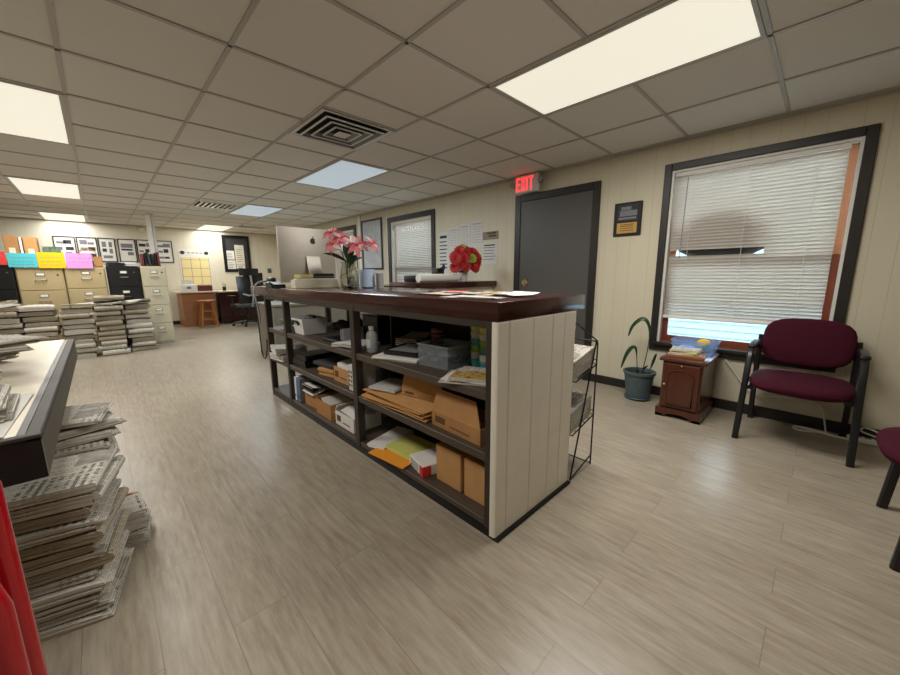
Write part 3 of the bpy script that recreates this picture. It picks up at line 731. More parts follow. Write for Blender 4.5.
# papers on the table
TZ = 0.743
lab = 'folded newspaper in the pile lying on the near end of the cream table'
z = TZ + 0.007
for i in range(6):
    s_ = R.randrange(5); newspaper('p%d' % s_, (-0.405 - 0.015 * i + R.uniform(-.015, .015), 1.66 + R.uniform(-.02, .02), z), 0.06 + R.uniform(-.1, .1), lab, lab); z += PT[s_] + 0.001
one('paper_sheet', MB().surf(lambda u, v: ((u - 0.5) * 0.1, (v - 0.5) * 0.46, 0.0015 + 0.004 * u * v), 2, 4, 0.0016, nrm=(0, 0, 1)), M['paperg'], 'plain pale sheet lying flat along the near right edge of the cream table', 'paper', (-0.262, 1.62, TZ), (0, 0, -0.03))
lab = 'thin folded newspaper fanned out on the cream table behind the near pile'
z = TZ
for i in range(12):
    t2 = R.uniform(-.25, .35); newspaper('t%d' % R.randrange(5), (-0.56 + 0.014 * i + R.uniform(-.015, .015), 2.32 + R.uniform(-.05, .05), z), 0.35 + t2, lab, lab); z += 0.0125
lab = 'newspaper in the high heap on the far end of the cream table'
for i in range(5):
    newspaper('p%d' % R.randrange(5), (-0.62 + R.uniform(-.03, .03), 2.95 + R.uniform(-.03, .03), TZ + 0.045 * i), 0.2 + R.uniform(-.2, .2), lab, lab)
k = MB(); k.surf(lambda u, v: ((u - 0.5) * 0.34, (v - 0.5) * 0.3, 0.03 * u * u), 6, 3, 0.002, nrm=(0, 0, 1))
one('newspaper', k, M['news'], 'single sheet sticking out from the high heap on the cream table', 'newspaper', (-0.5, 2.8, TZ + 0.235), (0, 0, 0.5))

# red hand truck at the picture corner
ht = thing('hand_truck', 'glossy red tubular hand truck standing at the near end of the table', 'hand truck', (-0.43, 1.12, 0))
xr, xl = 0.213, -0.2
k = MB(); k.tube([(xr, 0.02, 0.06), (xr, 0.02, 0.72), (xr - 0.01, 0.02, 0.765), (xr - 0.04, 0.02, 0.79), (xl + 0.04, 0.02, 0.79), (xl + 0.01, 0.02, 0.765), (xl, 0.02, 0.72), (xl, 0.02, 0.06)], 0.022, 14)
obj('frame', k, M['red'], ht)
k = MB(); a, c = xr - 0.012, xl + 0.03
k.tube([(a, -0.055, 0.06), (a, -0.055, 0.49), (a - 0.008, -0.055, 0.53), (a - 0.03, -0.055, 0.56), (a - 0.07, -0.055, 0.575), (c + 0.07, -0.055, 0.575), (c + 0.03, -0.055, 0.56), (c, -0.055, 0.49), (c, -0.055, 0.06)], 0.026, 16)
obj('inner_loop', k, M['red'], ht)
k = MB(); [k.box(xl, xr - 0.005, -0.045, 0.02, z, z + 0.03, 0.005) for z in (0.08, 0.2, 0.36)]; obj('crossbars', k, M['red'], ht)
obj('toe_plate', B(xl, xr, -0.24, 0.02, 0.0, 0.012, 0.003), M['red'], ht)
for xx in (xl - 0.05, xr - 0.06):
    k = MB(); k.tube([(xx, 0.12, 0.09), (xx + 0.045, 0.12, 0.09)], 0.09, 24); obj('wheel', k, M['black'], ht)
obj('axle', MB().tube([(xl, 0.12, 0.09), (xr - 0.05, 0.12, 0.09)], 0.01, 8), M['chrome'], ht)

# ------------------------------------------------------------------ filing cabinets
def cabinet(x0, x1, h, mt, n, label, hw='chrome'):
    w_ = x1 - x0; t = thing('filing_cabinet', label, 'cabinet', ((x0 + x1) / 2, 8.12, 0)); y = -0.32
    obj('body', B(-w_ / 2, w_ / 2, y + 0.02, 0.33, 0, h, 0.005), mt, t)
    dh = (h - 0.06) / n
    for i in range(n):
        z = 0.04 + dh * i
        d = obj('drawer', B(-w_ / 2 + 0.012, w_ / 2 - 0.012, y, y + 0.022, z + 0.004, z + dh - 0.004, 0.004), mt, t)
        k = MB(); zz = z + dh * 0.5
        k.tube([(-0.055, y, zz), (-0.05, y - 0.022, zz), (0.05, y - 0.022, zz), (0.055, y, zz)], 0.007, 8); obj('handle', k, M[hw], d)
        k = MB(); k.box(-0.045, 0.045, y - 0.004, y, zz + 0.055, zz + 0.1); k.box(-0.037, 0.037, y - 0.005, y - 0.002, zz + 0.062, zz + 0.093, m=1); obj('label_holder', k, [M['chrome'], M['paper']], d)
    k = MB(); k.tube([(w_ / 2 - 0.06, y - 0.006, h - 0.1), (w_ / 2 - 0.06, y + 0.01, h - 0.1)], 0.012, 10); obj('lock', k, M['chrome'], t)
    return t
cabinet(-1.27, -0.815, 1.30, M['blackcab'], 4, 'black filing cabinet at the far left, partly outside the picture')
cabinet(-0.805, -0.345, 1.27, M['tan'], 4, 'tan filing cabinet under the cyan and yellow signs', 'alu')
cabinet(-0.335, 0.105, 1.29, M['tan'], 4, 'tan filing cabinet under the pink sign', 'alu')
cabinet(0.125, 0.50, 1.305, M['blackcab'], 4, 'black filing cabinet between the tan and the putty coloured cabinets')
cabinet(0.525, 0.855, 1.305, M['putty'], 4, 'putty coloured four-drawer filing cabinet at the right end of the row')

def sign(x0, x1, z0, z1, col, label, y=7.77):
    w_ = x1 - x0; h_ = z1 - z0
    k = B(-w_ / 2, w_ / 2, -0.0015, 0.0015, 0, h_)
    for i, q in enumerate((0.68, 0.42, 0.2)[:R.choice((2, 3))]):
        n = R.randint(6, 9); xx = -w_ * 0.38
        while xx < w_ * 0.36:
            s_ = R.uniform(0.012, 0.03); k.box(xx, xx + s_, -0.0026, -0.001, h_ * q - 0.004, h_ * q + 0.004, m=1); xx += s_ + R.uniform(0.006, 0.014)
    return one('paper_sign', k, [M[col], M['inkg']], label, 'sign', ((x0 + x1) / 2, y, z0), (radians(-1.5), 0, R.uniform(-0.03, 0.03)))
sign(-0.845, -0.575, 1.275, 1.465, 'cyan', 'cyan paper sign standing on the tan cabinets, left of the yellow one')
sign(-0.57, -0.305, 1.265, 1.485, 'yellow', 'bright yellow paper sign on the tan cabinets between the cyan and pink ones')
sign(-0.297, -0.02, 1.262, 1.485, 'pink', 'lilac pink paper sign on the tan cabinets')
sign(-1.13, -0.855, 1.305, 1.48, 'redp', 'red paper sign at the far left picture edge')
# boxes behind the signs
def carton(x, y, z, w_, d_, h_, mt, label, rz=0, tape=True):
    t = thing('cardboard_box', label, 'box', (x, y, z), rz)
    obj('body', B(-w_ / 2, w_ / 2, -d_ / 2, d_ / 2, 0, h_, 0.004), M[mt], t)
    if tape: 
        k = MB(); k.box(-w_ / 2 - 0.001, w_ / 2 + 0.001, -0.025, 0.025, h_ - 0.03, h_ + 0.001); k.box(-0.03, 0.03, -d_ / 2 - 0.001, -d_ / 2 + 0.01, h_ * 0.3, h_ * 0.62); obj('tape', k, M['skin'], t)
    return t
carton(-0.80, 8.1, 1.272, 0.13, 0.3, 0.44, 'card', 'upright brown carton on the left tan cabinet behind the cyan sign')
carton(-0.625, 8.1, 1.272, 0.13, 0.3, 0.43, 'card2', 'second wider brown carton behind the yellow sign')
one('white_board', B(-0.012, 0.012, -0.15, 0.15, 0, 0.42), M['paper'], 'thin white board wedged between the two cartons on the cabinets', 'board', (-0.713, 8.1, 1.272))
carton(-0.98, 7.99, 1.302, 0.24, 0.3, 0.15, 'card', 'low carton on the black cabinet behind the red sign', 0, False)
def papers(x, y, z, w_, d_, h_, label, rz=0, n=5, mt='paper', name='paper_stack', cat='papers'):
    k = MB(); lt = h_ / n
    for i in range(n):
        a = R.uniform(-0.008, 0.008); b2 = R.uniform(-0.008, 0.008)
        k.T = Matrix.Rotation(R.uniform(-0.05, 0.05), 4, 'Z'); k.box(-w_ / 2 + a, w_ / 2 + a, -d_ / 2 + b2, d_ / 2 + b2, lt * i, lt * (i + 0.93))
    k.T = Matrix(); return one(name, k, M[mt], label, cat, (x, y, z), (0, 0, rz))
papers(-0.16, 8.08, 1.292, 0.3, 0.36, 0.2, 'stack of white papers on the right tan cabinet behind the pink sign', 0, 9)
papers(-0.45, 8.08, 1.272, 0.2, 0.36, 0.2, 'stack of white papers on the left tan cabinet behind the yellow sign', 0, 9)
k = MB()
for i in range(9): k.surf(lambda u, v, i=i: ((u - 0.5) * 0.18, -0.1 + 0.02 * i + 0.05 * sin(5 * u + i), 0.02 + 0.04 * sin(7 * u + i * 1.3) * v + 0.05 * v), 8, 3, 0.004)
one('garland', k, M['leafy'], 'green leafy bundle lying on top of the white papers behind the yellow sign', 'garland', (-0.43, 8.1, 1.475))
k = MB(); k.surf(lambda u, v: ((u - 0.5) * 0.2, (v - 0.5) * 0.2, 0.06 * (1 - (2 * u - 1) ** 2)), 8, 2, 0.003)
one('envelope', k, M['orange'], 'bent orange envelope peeking above the pink sign', 'envelope', (-0.06, 7.85, 1.495))
carton(0.045, 7.93, 1.292, 0.09, 0.24, 0.15, 'card', 'small brown carton right of the pink sign', 0, False)
papers(0.24, 8.0, 1.307, 0.2, 0.28, 0.05, 'dark folders lying on the black cabinet', 0.1, 3, 'black', 'folder_stack', 'folders')
papers(0.40, 8.05, 1.307, 0.18, 0.3, 0.06, 'white papers on the black cabinet beside the file sorter', 0.05, 4, 'paper')
fs_ = thing('file_sorter', 'upright rack of dark binders on the putty coloured cabinet', 'file rack', (0.68, 8.0, 1.307))
obj('base', B(-0.13, 0.13, -0.14, 0.14, 0, 0.012), M['black'], fs_)
for i in range(6):
    c_ = ['redbox', 'black', 'greyfab', 'blackcab', 'black', 'redbox'][i]; k = MB(); x = -0.105 + 0.042 * i
    k.box(x - 0.014, x + 0.014, -0.13, 0.13, 0.012, 0.2 + 0.015 * (i % 3), 0.004, R=Matrix.Rotation(radians(R.uniform(-5, 6)), 3, 'Y')); obj('binder', k, M[c_], fs_)

# ------------------------------------------------------------------ back wall pictures
PX = [(-0.535, -0.225), (-0.21, 0.09), (0.105, 0.37), (0.405, 0.7), (0.715, 1.02), (1.04, 1.35)]
names = ['leftmost framed newspaper page on the back wall', 'second framed page from the left on the back wall', 'third framed page on the back wall, with two columns of grey photos',
         'fourth framed page on the back wall, with a dark banner block', 'fifth framed page on the back wall, half behind the pole', 'rightmost framed page on the back wall, right of the pole']
for i, ((a, c), lb_) in enumerate(zip(PX, names)):
    t = thing('framed_page', lb_, 'picture', ((a + c) / 2, WY, 1.45)); w_ = c - a; h_ = 0.49; q = 0.016
    k = MB(); k.box(-w_ / 2, -w_ / 2 + q, -0.02, 0, 0, h_); k.box(w_ / 2 - q, w_ / 2, -0.02, 0, 0, h_); k.box(-w_ / 2, w_ / 2, -0.02, 0, 0, q); k.box(-w_ / 2, w_ / 2, -0.02, 0, h_ - q, h_)
    obj('frame', k, M['black'], t)
    k = B(-w_ / 2 + q, w_ / 2 - q, -0.008, 0, q, h_ - q); rr = random.Random(40 + i)
    if i == 2: bl = [(-.3, -.05, .62, .85), (.1, .3, .62, .85), (-.3, -.05, .42, .56), (.1, .3, .36, .56), (-.3, .25, .15, .27)]
    elif i == 3: bl = [(-.33, .33, .62, .8), (-.33, .3, .5, .58), (0, .33, .3, .44)]
    else: bl = [(x0, x0 + rr.uniform(.2, .45), z0, z0 + rr.uniform(.08, .2)) for z0 in (.18, .45, .7) for x0 in (-.36, rr.uniform(-.05, .05))]
    for (x0, x1, z0, z1) in bl: k.box(x0 * w_, min(x1, .38) * w_, -0.0095, -0.007, z0 * h_, z1 * h_, m=rr.choice((1, 2)))
    obj('page', k, [M['paper'], M['inkg'], M['ink']], t)

# calendar
cl = thing('wall_calendar', 'large wall calendar with white header and yellow grid on the back wall', 'calendar', (1.765, WY, 0.9)); w_, h_ = 0.62, 0.87
obj('sheet', B(-w_ / 2, w_ / 2, -0.006, 0, 0, h_), M['paper'], cl)
k = B(-w_ / 2 + 0.03, w_ / 2 - 0.03, -0.0075, -0.004, 0.02, h_ - 0.19)
for i in range(4): k.box(-w_ / 2 + 0.03, w_ / 2 - 0.03, -0.0085, -0.007, 0.02 + 0.2 * i, 0.028 + 0.2 * i, m=1)
for i in range(4): x = -w_ / 2 + 0.03 + (w_ - 0.06) * i / 3; k.box(x - 0.004, x + 0.004, -0.0085, -0.007, 0.02, h_ - 0.19, m=1)
obj('grid', k, [M['calyel'], M['inkg']], cl)
k = MB()
for x in (-0.24, 0.24): k.prism([(x + 0.05 * cos(a * pi / 4), h_ - 0.08 + 0.045 * sin(a * pi / 4)) for a in range(8)], -0.008, -0.005, 1)
for x in (-0.12, -0.03, 0.05, 0.13): k.box(x - 0.03, x + 0.03, -0.008, -0.005, h_ - 0.09, h_ - 0.075)
obj('emblems', k, M['ink'], cl)

# pinboard
pb = thing('pinboard', 'black framed pinboard on the back wall near the office chair', 'board', (2.68, WY, 1.235)); w_, h_ = 0.62, 0.92; q = 0.07
k = MB(); k.box(-w_ / 2, -w_ / 2 + q, -0.03, 0, 0, h_, .003); k.box(w_ / 2 - q, w_ / 2, -0.03, 0, 0, h_, .003); k.box(-w_ / 2 + q, w_ / 2 - q, -0.03, 0, 0, q, .003); k.box(-w_ / 2 + q, w_ / 2 - q, -0.03, 0, h_ - q, h_, .003)
obj('frame', k, M['black'], pb); obj('board', B(-w_ / 2 + q, w_ / 2 - q, -0.015, 0, q, h_ - q), M['greyfab'], pb)
def bnote(x, z, w_, h_, col, label, n=4):
    k = B(-w_ / 2, w_ / 2, -0.003, 0, 0, h_)
    for i in range(n): k.box(-w_ * 0.36, w_ * R.uniform(0.1, 0.38), -0.0038, -0.0028, h_ * (0.15 + 0.72 * i / n), h_ * (0.15 + 0.72 * i / n) + 0.012, m=1)
    return one('pinned_note', k, [M[col], M['inkg']], label, 'note', (x, WY - 0.016, z))
bnote(2.52, 1.55, 0.19, 0.22, 'pinkp' if 'pinkp' in M else 'paper', 'upper pale note at the left of the pinboard'); bnote(2.53, 1.31, 0.19, 0.22, 'paper', 'lower pale note at the left of the pinboard')
bnote(2.74, 1.42, 0.21, 0.5, 'skin', 'tall yellowish sheet at the right of the pinboard', 7); bnote(2.74, 1.32, 0.2, 0.09, 'paper', 'small white slip at the bottom of the pinboard', 2)
one('wall_plate', B(-0.05, 0.05, -0.01, 0, -0.06, 0.06, 0.003), M['pot'], 'small dark green plate on the back wall left of the silver monitor', 'plate', (3.44, WY, 1.27))

# ------------------------------------------------------------------ rear desks, stool, office chair
dk = thing('oak_desk', 'brown wooden desk with pale top below the wall calendar', 'desk', (1.63, 10.2, 0))
obj('desk_top', B(-0.42, 0.36, -0.38, 0.44, 0.765, 0.795, 0.004), M['oaktop'], dk)
obj('front_panel', B(-0.33, 0.31, -0.3, -0.28, 0.0, 0.765), M['oak'], dk); obj('side_panel', B(-0.33, -0.31, -0.28, 0.42, 0, 0.765), M['oak'], dk); obj('side_panel', B(0.29, 0.31, -0.28, 0.42, 0, 0.765), M['oak'], dk)
dk2 = thing('mahogany_desk', 'dark mahogany desk beside the oak desk, behind the office chair', 'desk', (2.5, 10.2, 0))
obj('desk_top', B(-0.50, 0.75, -0.33, 0.44, 0.755, 0.785, 0.004), M['oaktop'], dk2); obj('front_panel', B(-0.48, 0.73, -0.26, -0.24, 0.05, 0.755), M['mahog'], dk2)
obj('side_panel', B(-0.48, -0.46, -0.24, 0.42, 0, 0.755), M['mahog'], dk2); obj('side_panel', B(0.71, 0.73, -0.24, 0.42, 0, 0.755), M['mahog'], dk2)
st = thing('wooden_stool', 'small wooden stool with rungs in front of the oak desk', 'stool', (1.70, 9.62, 0))
k = MB(); k.lathe([(0.0, 0.57), (0.16, 0.57), (0.175, 0.58), (0.175, 0.6), (0.165, 0.608), (0.0, 0.61)], 24); obj('seat', k, M['stool'], st)
for a in (45, 135, 225, 315):
    x, y = cos(radians(a)), sin(radians(a)); obj('leg', MB().tube([(x * 0.12, y * 0.12, 0.575), (x * 0.22, y * 0.22, 0)], [0.018, 0.02], 8), M['stool'], st)
for (z, s_) in ((0.18, 0.135), (0.36, 0.115)):
    for a in range(4):
        x, y = cos(radians(45 + 90 * a)), sin(radians(45 + 90 * a)); x2, y2 = cos(radians(135 + 90 * a)), sin(radians(135 + 90 * a)); q = 0.12 + 0.1 * (0.575 - z) / 0.575
        obj('rung', MB().tube([(x * q, y * q, z + 0.03 * (a % 2)), (x2 * q, y2 * q, z + 0.03 * (a % 2))], 0.011, 6), M['stool'], st)
oc = thing('office_chair', 'black mesh high-backed office chair at the mahogany desk', 'chair', (2.42, 9.3, 0), radians(12))
k = MB(); k.tube([(0, 0, 0.08), (0, 0, 0.42)], 0.03, 12); obj('gas_column', k, M['black'], oc)
for i in range(5):
    a = 2 * pi * i / 5 + 0.3; leg = obj('base_arm', MB().tube([(0, 0, 0.11), (0.3 * cos(a), 0.3 * sin(a), 0.065)], [0.03, 0.018], 8), M['black'], oc)
    obj('caster', MB().tube([(0.3 * cos(a) - 0.02, 0.3 * sin(a), 0.028), (0.3 * cos(a) + 0.02, 0.3 * sin(a), 0.028)], 0.028, 12), M['black'], leg)
obj('seat', B(-0.25, 0.25, -0.25, 0.25, 0.42, 0.5, 0.035, 3), M['greyfab'], oc)
k = MB(); k.surf(lambda u, v: ((u - 0.5) * (0.5 + 0.05 * sin(pi * v)), -0.24 - 0.05 * sin(pi * v * 1.3) + 0.05 * (2 * u - 1) ** 2, 0.52 + 0.6 * v), 8, 10, 0.025); obj('backrest', k, M['black'], oc)
k = MB(); k.surf(lambda u, v: ((u - 0.5) * 0.42, -0.27 + 0.04 * (2 * u - 1) ** 2, 1.14 + 0.16 * v), 8, 5, 0.03); obj('headrest', k, M['black'], oc)
k = MB(); k.tube([(0, 0.0, 0.42), (0, -0.26, 0.45), (0, -0.33, 0.62), (0, -0.33, 0.95), (0, -0.3, 1.14)], 0.022, 10); k.tube([(-0.19, -0.27, 0.74), (-0.1, -0.345, 0.7), (0.1, -0.345, 0.7), (0.19, -0.27, 0.74)], 0.02, 8); obj('spine', k, M['silver'], oc)
for s_ in (-1, 1):
    k = MB(); k.tube([(s_ * 0.24, 0.0, 0.45), (s_ * 0.3, 0, 0.5), (s_ * 0.3, 0, 0.68)], 0.018, 8); k.box(s_ * 0.3 - 0.035, s_ * 0.3 + 0.035, -0.12, 0.14, 0.68, 0.705, 0.01, 2); obj('armrest', k, M['black'], oc)
def monitor(loc, rz, w_, h_, label, stand=0.12):
    t = thing('desktop_monitor', label, 'monitor', loc, rz)
    obj('screen', B(-w_ / 2, w_ / 2, -0.02, 0.02, stand, stand + h_, 0.006), M['black'], t); obj('neck', B(-0.03, 0.03, -0.01, 0.035, 0.01, stand + 0.1), M['black'], t); obj('base', B(-0.12, 0.12, -0.09, 0.09, 0, 0.012, 0.004), M['black'], t)
monitor((2.84, 10.1, 0.786), 0.1, 0.46, 0.3, 'black monitor on the mahogany desk behind the office chair')
pr_ = thing('desk_printer', 'white printer on the left of the oak desk', 'printer', (1.46, 10.02, 0.796))
obj('body', B(-0.14, 0.14, -0.14, 0.14, 0, 0.15, 0.012, 2), M['paper'], pr_); obj('tray', B(-0.1, 0.1, 0.1, 0.125, 0.15, 0.25), M['paperg'], pr_); obj('panel', B(-0.05, 0.03, -0.142, -0.138, 0.06, 0.11), M['inkg'], pr_)
one('card_box', B(-0.13, 0.13, -0.1, 0.1, 0, 0.13, 0.004), M['redbox'], 'dark red box beside the printer on the oak desk', 'box', (1.77, 10.0, 0.796))
pc_ = thing('pen_cup', 'dark pen cup on the mahogany desk near the chair', 'pen cup', (2.17, 10.05, 0.786)); obj('cup', MB().lathe([(0.035, 0), (0.04, 0.09), (0.036, 0.09), (0.032, 0.008), (0, 0.008)], 16), M['black'], pc_)
for i in range(3): obj('pen', MB().tube([(0.01 * (i - 1), 0, 0.01), (0.03 * (i - 0.6), 0.01, 0.2 - 0.02 * i)], 0.005, 6), M['ink'], pc_)
papers(3.17, 10.05, 0.786, 0.13, 0.28, 0.09, 'white papers on the right end of the mahogany desk', 0.1, 5, 'paperg')

# ------------------------------------------------------------------ things on the counters
TOP = 1.0335
im = thing('desktop_computer', 'silver all-in-one computer seen from behind on the far end of the counter', 'computer', (1.43, 3.3, TOP))
w_, h_, z0 = 0.57, 0.475, 0.045
k = MB(); k.surf(lambda u, v: ((u - 0.5) * w_, -0.006 - 0.022 * (1 - (2 * u - 1) ** 2) * (1 - 0.6 * (2 * v - 1) ** 2), z0 + v * h_), 14, 10, 0.012); k.box(-w_ / 2, w_ / 2, -0.004, 0.012, z0, z0 + h_, 0.004)
obj('casing', k, M['imac'], im)
obj('screen', B(-w_ / 2 + 0.02, w_ / 2 - 0.02, 0.012, 0.014, z0 + 0.09, z0 + h_ - 0.02), M['black'], im)
k = MB(); k.surf(lambda u, v: ((u - 0.5) * 0.125, -0.04 - 0.10 * (1 - v) ** 1.5, 0.004 + 0.27 * v), 4, 8, 0.008); k.box(-0.1, 0.1, -0.16, 0.06, 0, 0.008, 0.003); obj('stand', k, M['imac'], im)
# fruit shaped emblem with a bite and a leaf
pts = []
for i in range(40):
    a = 2 * pi * i / 40 + pi / 2; rr_ = 0.024 * (1 + 0.05 * cos(2 * (a - pi / 2)) - 0.16 * math.exp(-((a - pi / 2) / 0.3) ** 2) - 0.16 * math.exp(-((a - 5 * pi / 2) / 0.3) ** 2) - 0.10 * math.exp(-((a - 3 * pi / 2) / 0.25) ** 2))
    x, z = rr_ * cos(a) * 0.98, rr_ * sin(a) * 1.05
    dx, dz = x - 0.0285, z - 0.003; d = sqrt(dx * dx + dz * dz)
    if d < 0.013: x, z = 0.0285 + dx / d * 0.013 if d > 0 else x, 0.003 + dz / d * 0.013
    pts.append((x, z))
k = MB(); zl = z0 + h_ * 0.765
k.prism([(x + 0.012, z + zl) for x, z in pts], -0.0372, -0.030, 1)
k.prism([(0.014 + 0.0045 * cos(a) + 0.0045 * sin(a), zl + 0.032 + 0.0095 * sin(a) + 0.002 * cos(a)) for a in [2 * pi * i / 12 for i in range(12)]], -0.0372, -0.030, 1)
obj('emblem', k, M['black'], im)
# small objects around the computer
ph = thing('desk_phone', 'black desk phone at the far left end of the counter', 'phone', (1.12, 3.36, TOP)); obj('base', MB().prism([(-0.07, 0), (0.07, 0), (0.07, 0.05), (-0.07, 0.03)], -0.06, 0.06, 0), M['black'], ph); obj('handset', B(-0.055, -0.01, -0.07, 0.07, 0.05, 0.09, 0.016, 2), M['black'], ph)
tr_ = thing('paper_tray', 'low cream tray filled with papers in front of the silver computer', 'tray', (1.36, 3.04, TOP), radians(-10))
k = MB(); k.box(-0.2, 0.2, -0.09, 0.09, 0, 0.006); k.box(-0.2, 0.2, -0.09, -0.084, 0, 0.07); k.box(-0.2, 0.2, 0.084, 0.09, 0, 0.07); k.box(-0.2, -0.194, -0.084, 0.084, 0, 0.07); k.box(0.194, 0.2, -0.084, 0.084, 0, 0.07); obj('tray', k, M['skin'], tr_)
k = MB(); [k.box(-0.18, 0.17, -0.075, 0.075, 0.008 + 0.012 * i, 0.018 + 0.012 * i, R=Matrix.Rotation(R.uniform(-.04, .04), 3, 'Z')) for i in range(6)]; obj('papers', k, M['paper'], tr_)
k = MB(); k.box(-0.06, 0.06, -0.05, 0.05, 0, 0.03, 0.006); one('card_pack', k, M['packet'], 'small yellow packet lying on the papers in the cream tray', 'packet', (1.25, 3.06, TOP + 0.082), (0, 0, 0.2))
one('stapler', MB().box(-0.09, 0.09, -0.018, 0.018, 0, 0.012, 0.003).box(-0.085, 0.085, -0.015, 0.015, 0.014, 0.04, 0.008, 2), M['black'], 'black stapler lying on the papers in the cream tray', 'stapler', (1.41, 3.02, TOP + 0.082), (0, 0, -0.2))
k = MB(); k.ell((0, 0, 0.055), (0.045, 0.03, 0.055)); k.ell((0, -0.01, 0.125), (0.03, 0.026, 0.03)); k.ell((-0.024, -0.01, 0.15), (0.012, 0.008, 0.014)); k.ell((0.024, -0.01, 0.15), (0.012, 0.008, 0.014))
one('plush_toy', k, M['paperg'], 'small fuzzy grey toy before the stand of the silver computer', 'toy', (1.60, 3.12, TOP))
ob = thing('file_organizer', 'tall cream desktop organizer on the counter just left of the lily vase', 'organizer', (1.54, 2.86, TOP)); obj('shell', B(-0.055, 0.055, -0.09, 0.09, 0, 0.31, 0.004), M['skin'], ob); obj('divider', B(-0.06, -0.05, -0.06, 0.06, 0.03, 0.3), M['paperg'], ob)

vs_ = thing('glass_vase', 'clear glass vase holding pink lilies on the counter top', 'vase', (1.43, 2.62, TOP))
obj('body', MB().lathe([(0.0, 0.0), (0.05, 0), (0.066, 0.012), (0.068, 0.06), (0.062, 0.14), (0.05, 0.185), (0.056, 0.205), (0.052, 0.205), (0.046, 0.185), (0.057, 0.14), (0.062, 0.06), (0.058, 0.02), (0.0, 0.012)], 28), M['vase'], vs_)
obj('cord', MB().tube([(0.07 * cos(a), 0.07 * sin(a), 0.07 + 0.09 * abs(((a / pi) % 2) - 1)) for a in [2 * pi * i / 24 for i in range(24)]], 0.003, 5, True), M['card2'], vs_)
def flower(name, loc, tilt, az, size, col, label, n=6, group=None, stem=None, mid='greenf', curl=0.5, wid=0.3):
    t = thing(name, label, 'flower', loc); T0 = Matrix.Rotation(az, 4, 'Z') @ Matrix.Rotation(tilt, 4, 'Y')
    for i in range(n):
        k = MB(); k.T = T0 @ Matrix.Rotation(2 * pi * i / n + 0.2 * (i % 2), 4, 'Z')
        k.surf(lambda u, v: (size * v * (0.9 if i % 2 else 1), (u - 0.5) * size * wid * 2 * (sin(pi * min(0.97, 0.06 + 0.94 * v)) ** 0.7), size * (0.55 * v - curl * v * v * 1.1) + 0.02 * size * (2 * u - 1) ** 2), 4, 8, 0.0012)
        obj('petal', k, M[col[i % len(col)]], t)
    k = MB(); k.T = T0; k.ell((0, 0, size * 0.08), (size * 0.09, size * 0.09, size * 0.12), 8, 6); [k.tube([(0, 0, 0), (size * 0.22 * cos(a), size * 0.22 * sin(a), size * 0.5)], 0.002, 5) for a in (0, 2, 4)]; obj('centre', k, M[mid], t)
    if stem: obj('stem', MB().tube([Vector(p) - Vector(loc) for p in stem], 0.0032, 6), M['leaf'], t)
    return t
vb = Vector((1.43, 2.62, TOP))
def stemto(p): p = Vector(p); return [vb + Vector((0.02 * (p.x - vb.x), 0.02, 0.03)), vb + Vector(((p.x - vb.x) * 0.2, (p.y - vb.y) * 0.2, 0.2)), (vb + p) / 2 + Vector((0, 0, 0.12)), p]
for (p, ti, az, s_, lb_) in (((1.335, 2.66, 1.37), 1.1, 3.6, 0.09, 'pink lily at the left of the vase bouquet, lower one'), ((1.345, 2.69, 1.455), 0.7, 3.9, 0.085, 'topmost pink lily of the vase bouquet'), ((1.40, 2.64, 1.42), 0.9, 4.6, 0.075, 'small pink lily in the upper middle of the vase bouquet'),
                             ((1.49, 2.57, 1.365), 1.2, 4.2, 0.10, 'large pink lily at the front of the vase bouquet'), ((1.585, 2.51, 1.375), 1.0, 5.2, 0.085, 'pink lily at the right of the vase bouquet')):
    flower('lily', p, ti, az, s_, ['lily', 'lilyw', 'lily2'], lb_, n=7, stem=stemto(p), mid='lily2', wid=0.2, curl=0.62)
lf = thing('lily_foliage', 'dark green leaves of the lily bouquet in the vase', 'leaves', tuple(vb))
for (p0, p1, w0) in (((0, 0, 0.2), (-0.18, 0.05, 0.27), 0.03), ((0, 0, 0.2), (0.02, -0.02, 0.33), 0.035), ((0, 0, 0.18), (0.10, -0.04, 0.24), 0.035), ((0, 0, 0.2), (-0.02, 0.03, 0.34), 0.03), ((0, 0, 0.16), (0.05, -0.05, 0.26), 0.03)):
    k = MB(); a, c = Vector(p0), Vector(p1); sd_ = (c - a).cross(Vector((0.3, 0.3, 1))).normalized()
    k.surf(lambda u, v: a.lerp(c, v) + sd_ * (u - 0.5) * 2 * w0 * sin(pi * min(0.98, max(0.03, v))) + Vector((0, 0, 0.02 * sin(pi * v))), 4, 8, 0.0015); obj('leaf', k, M['leaf'], lf)
k = MB(); k.lathe([(0.045, 0), (0.06, 0.01), (0.062, 0.15), (0.056, 0.15), (0.054, 0.012), (0, 0.012)], 20)
mg = thing('plastic_jug', 'pale blue plastic jug just right of the lily vase', 'jug', (1.6, 2.63, TOP)); obj('body', k, M['bag'], mg); obj('handle', MB().tube([(0.06, 0, 0.12), (0.1, 0, 0.11), (0.1, 0, 0.05), (0.06, 0, 0.03)], 0.006, 8), M['silver'], mg)
k = MB(); k.lathe([(0.03, 0), (0.03, 0.12), (0.0, 0.125)], 16); one('pen_tub', k, M['silver'], 'grey cylinder on the counter beside the pale blue jug', 'cylinder', (1.655, 2.53, TOP))
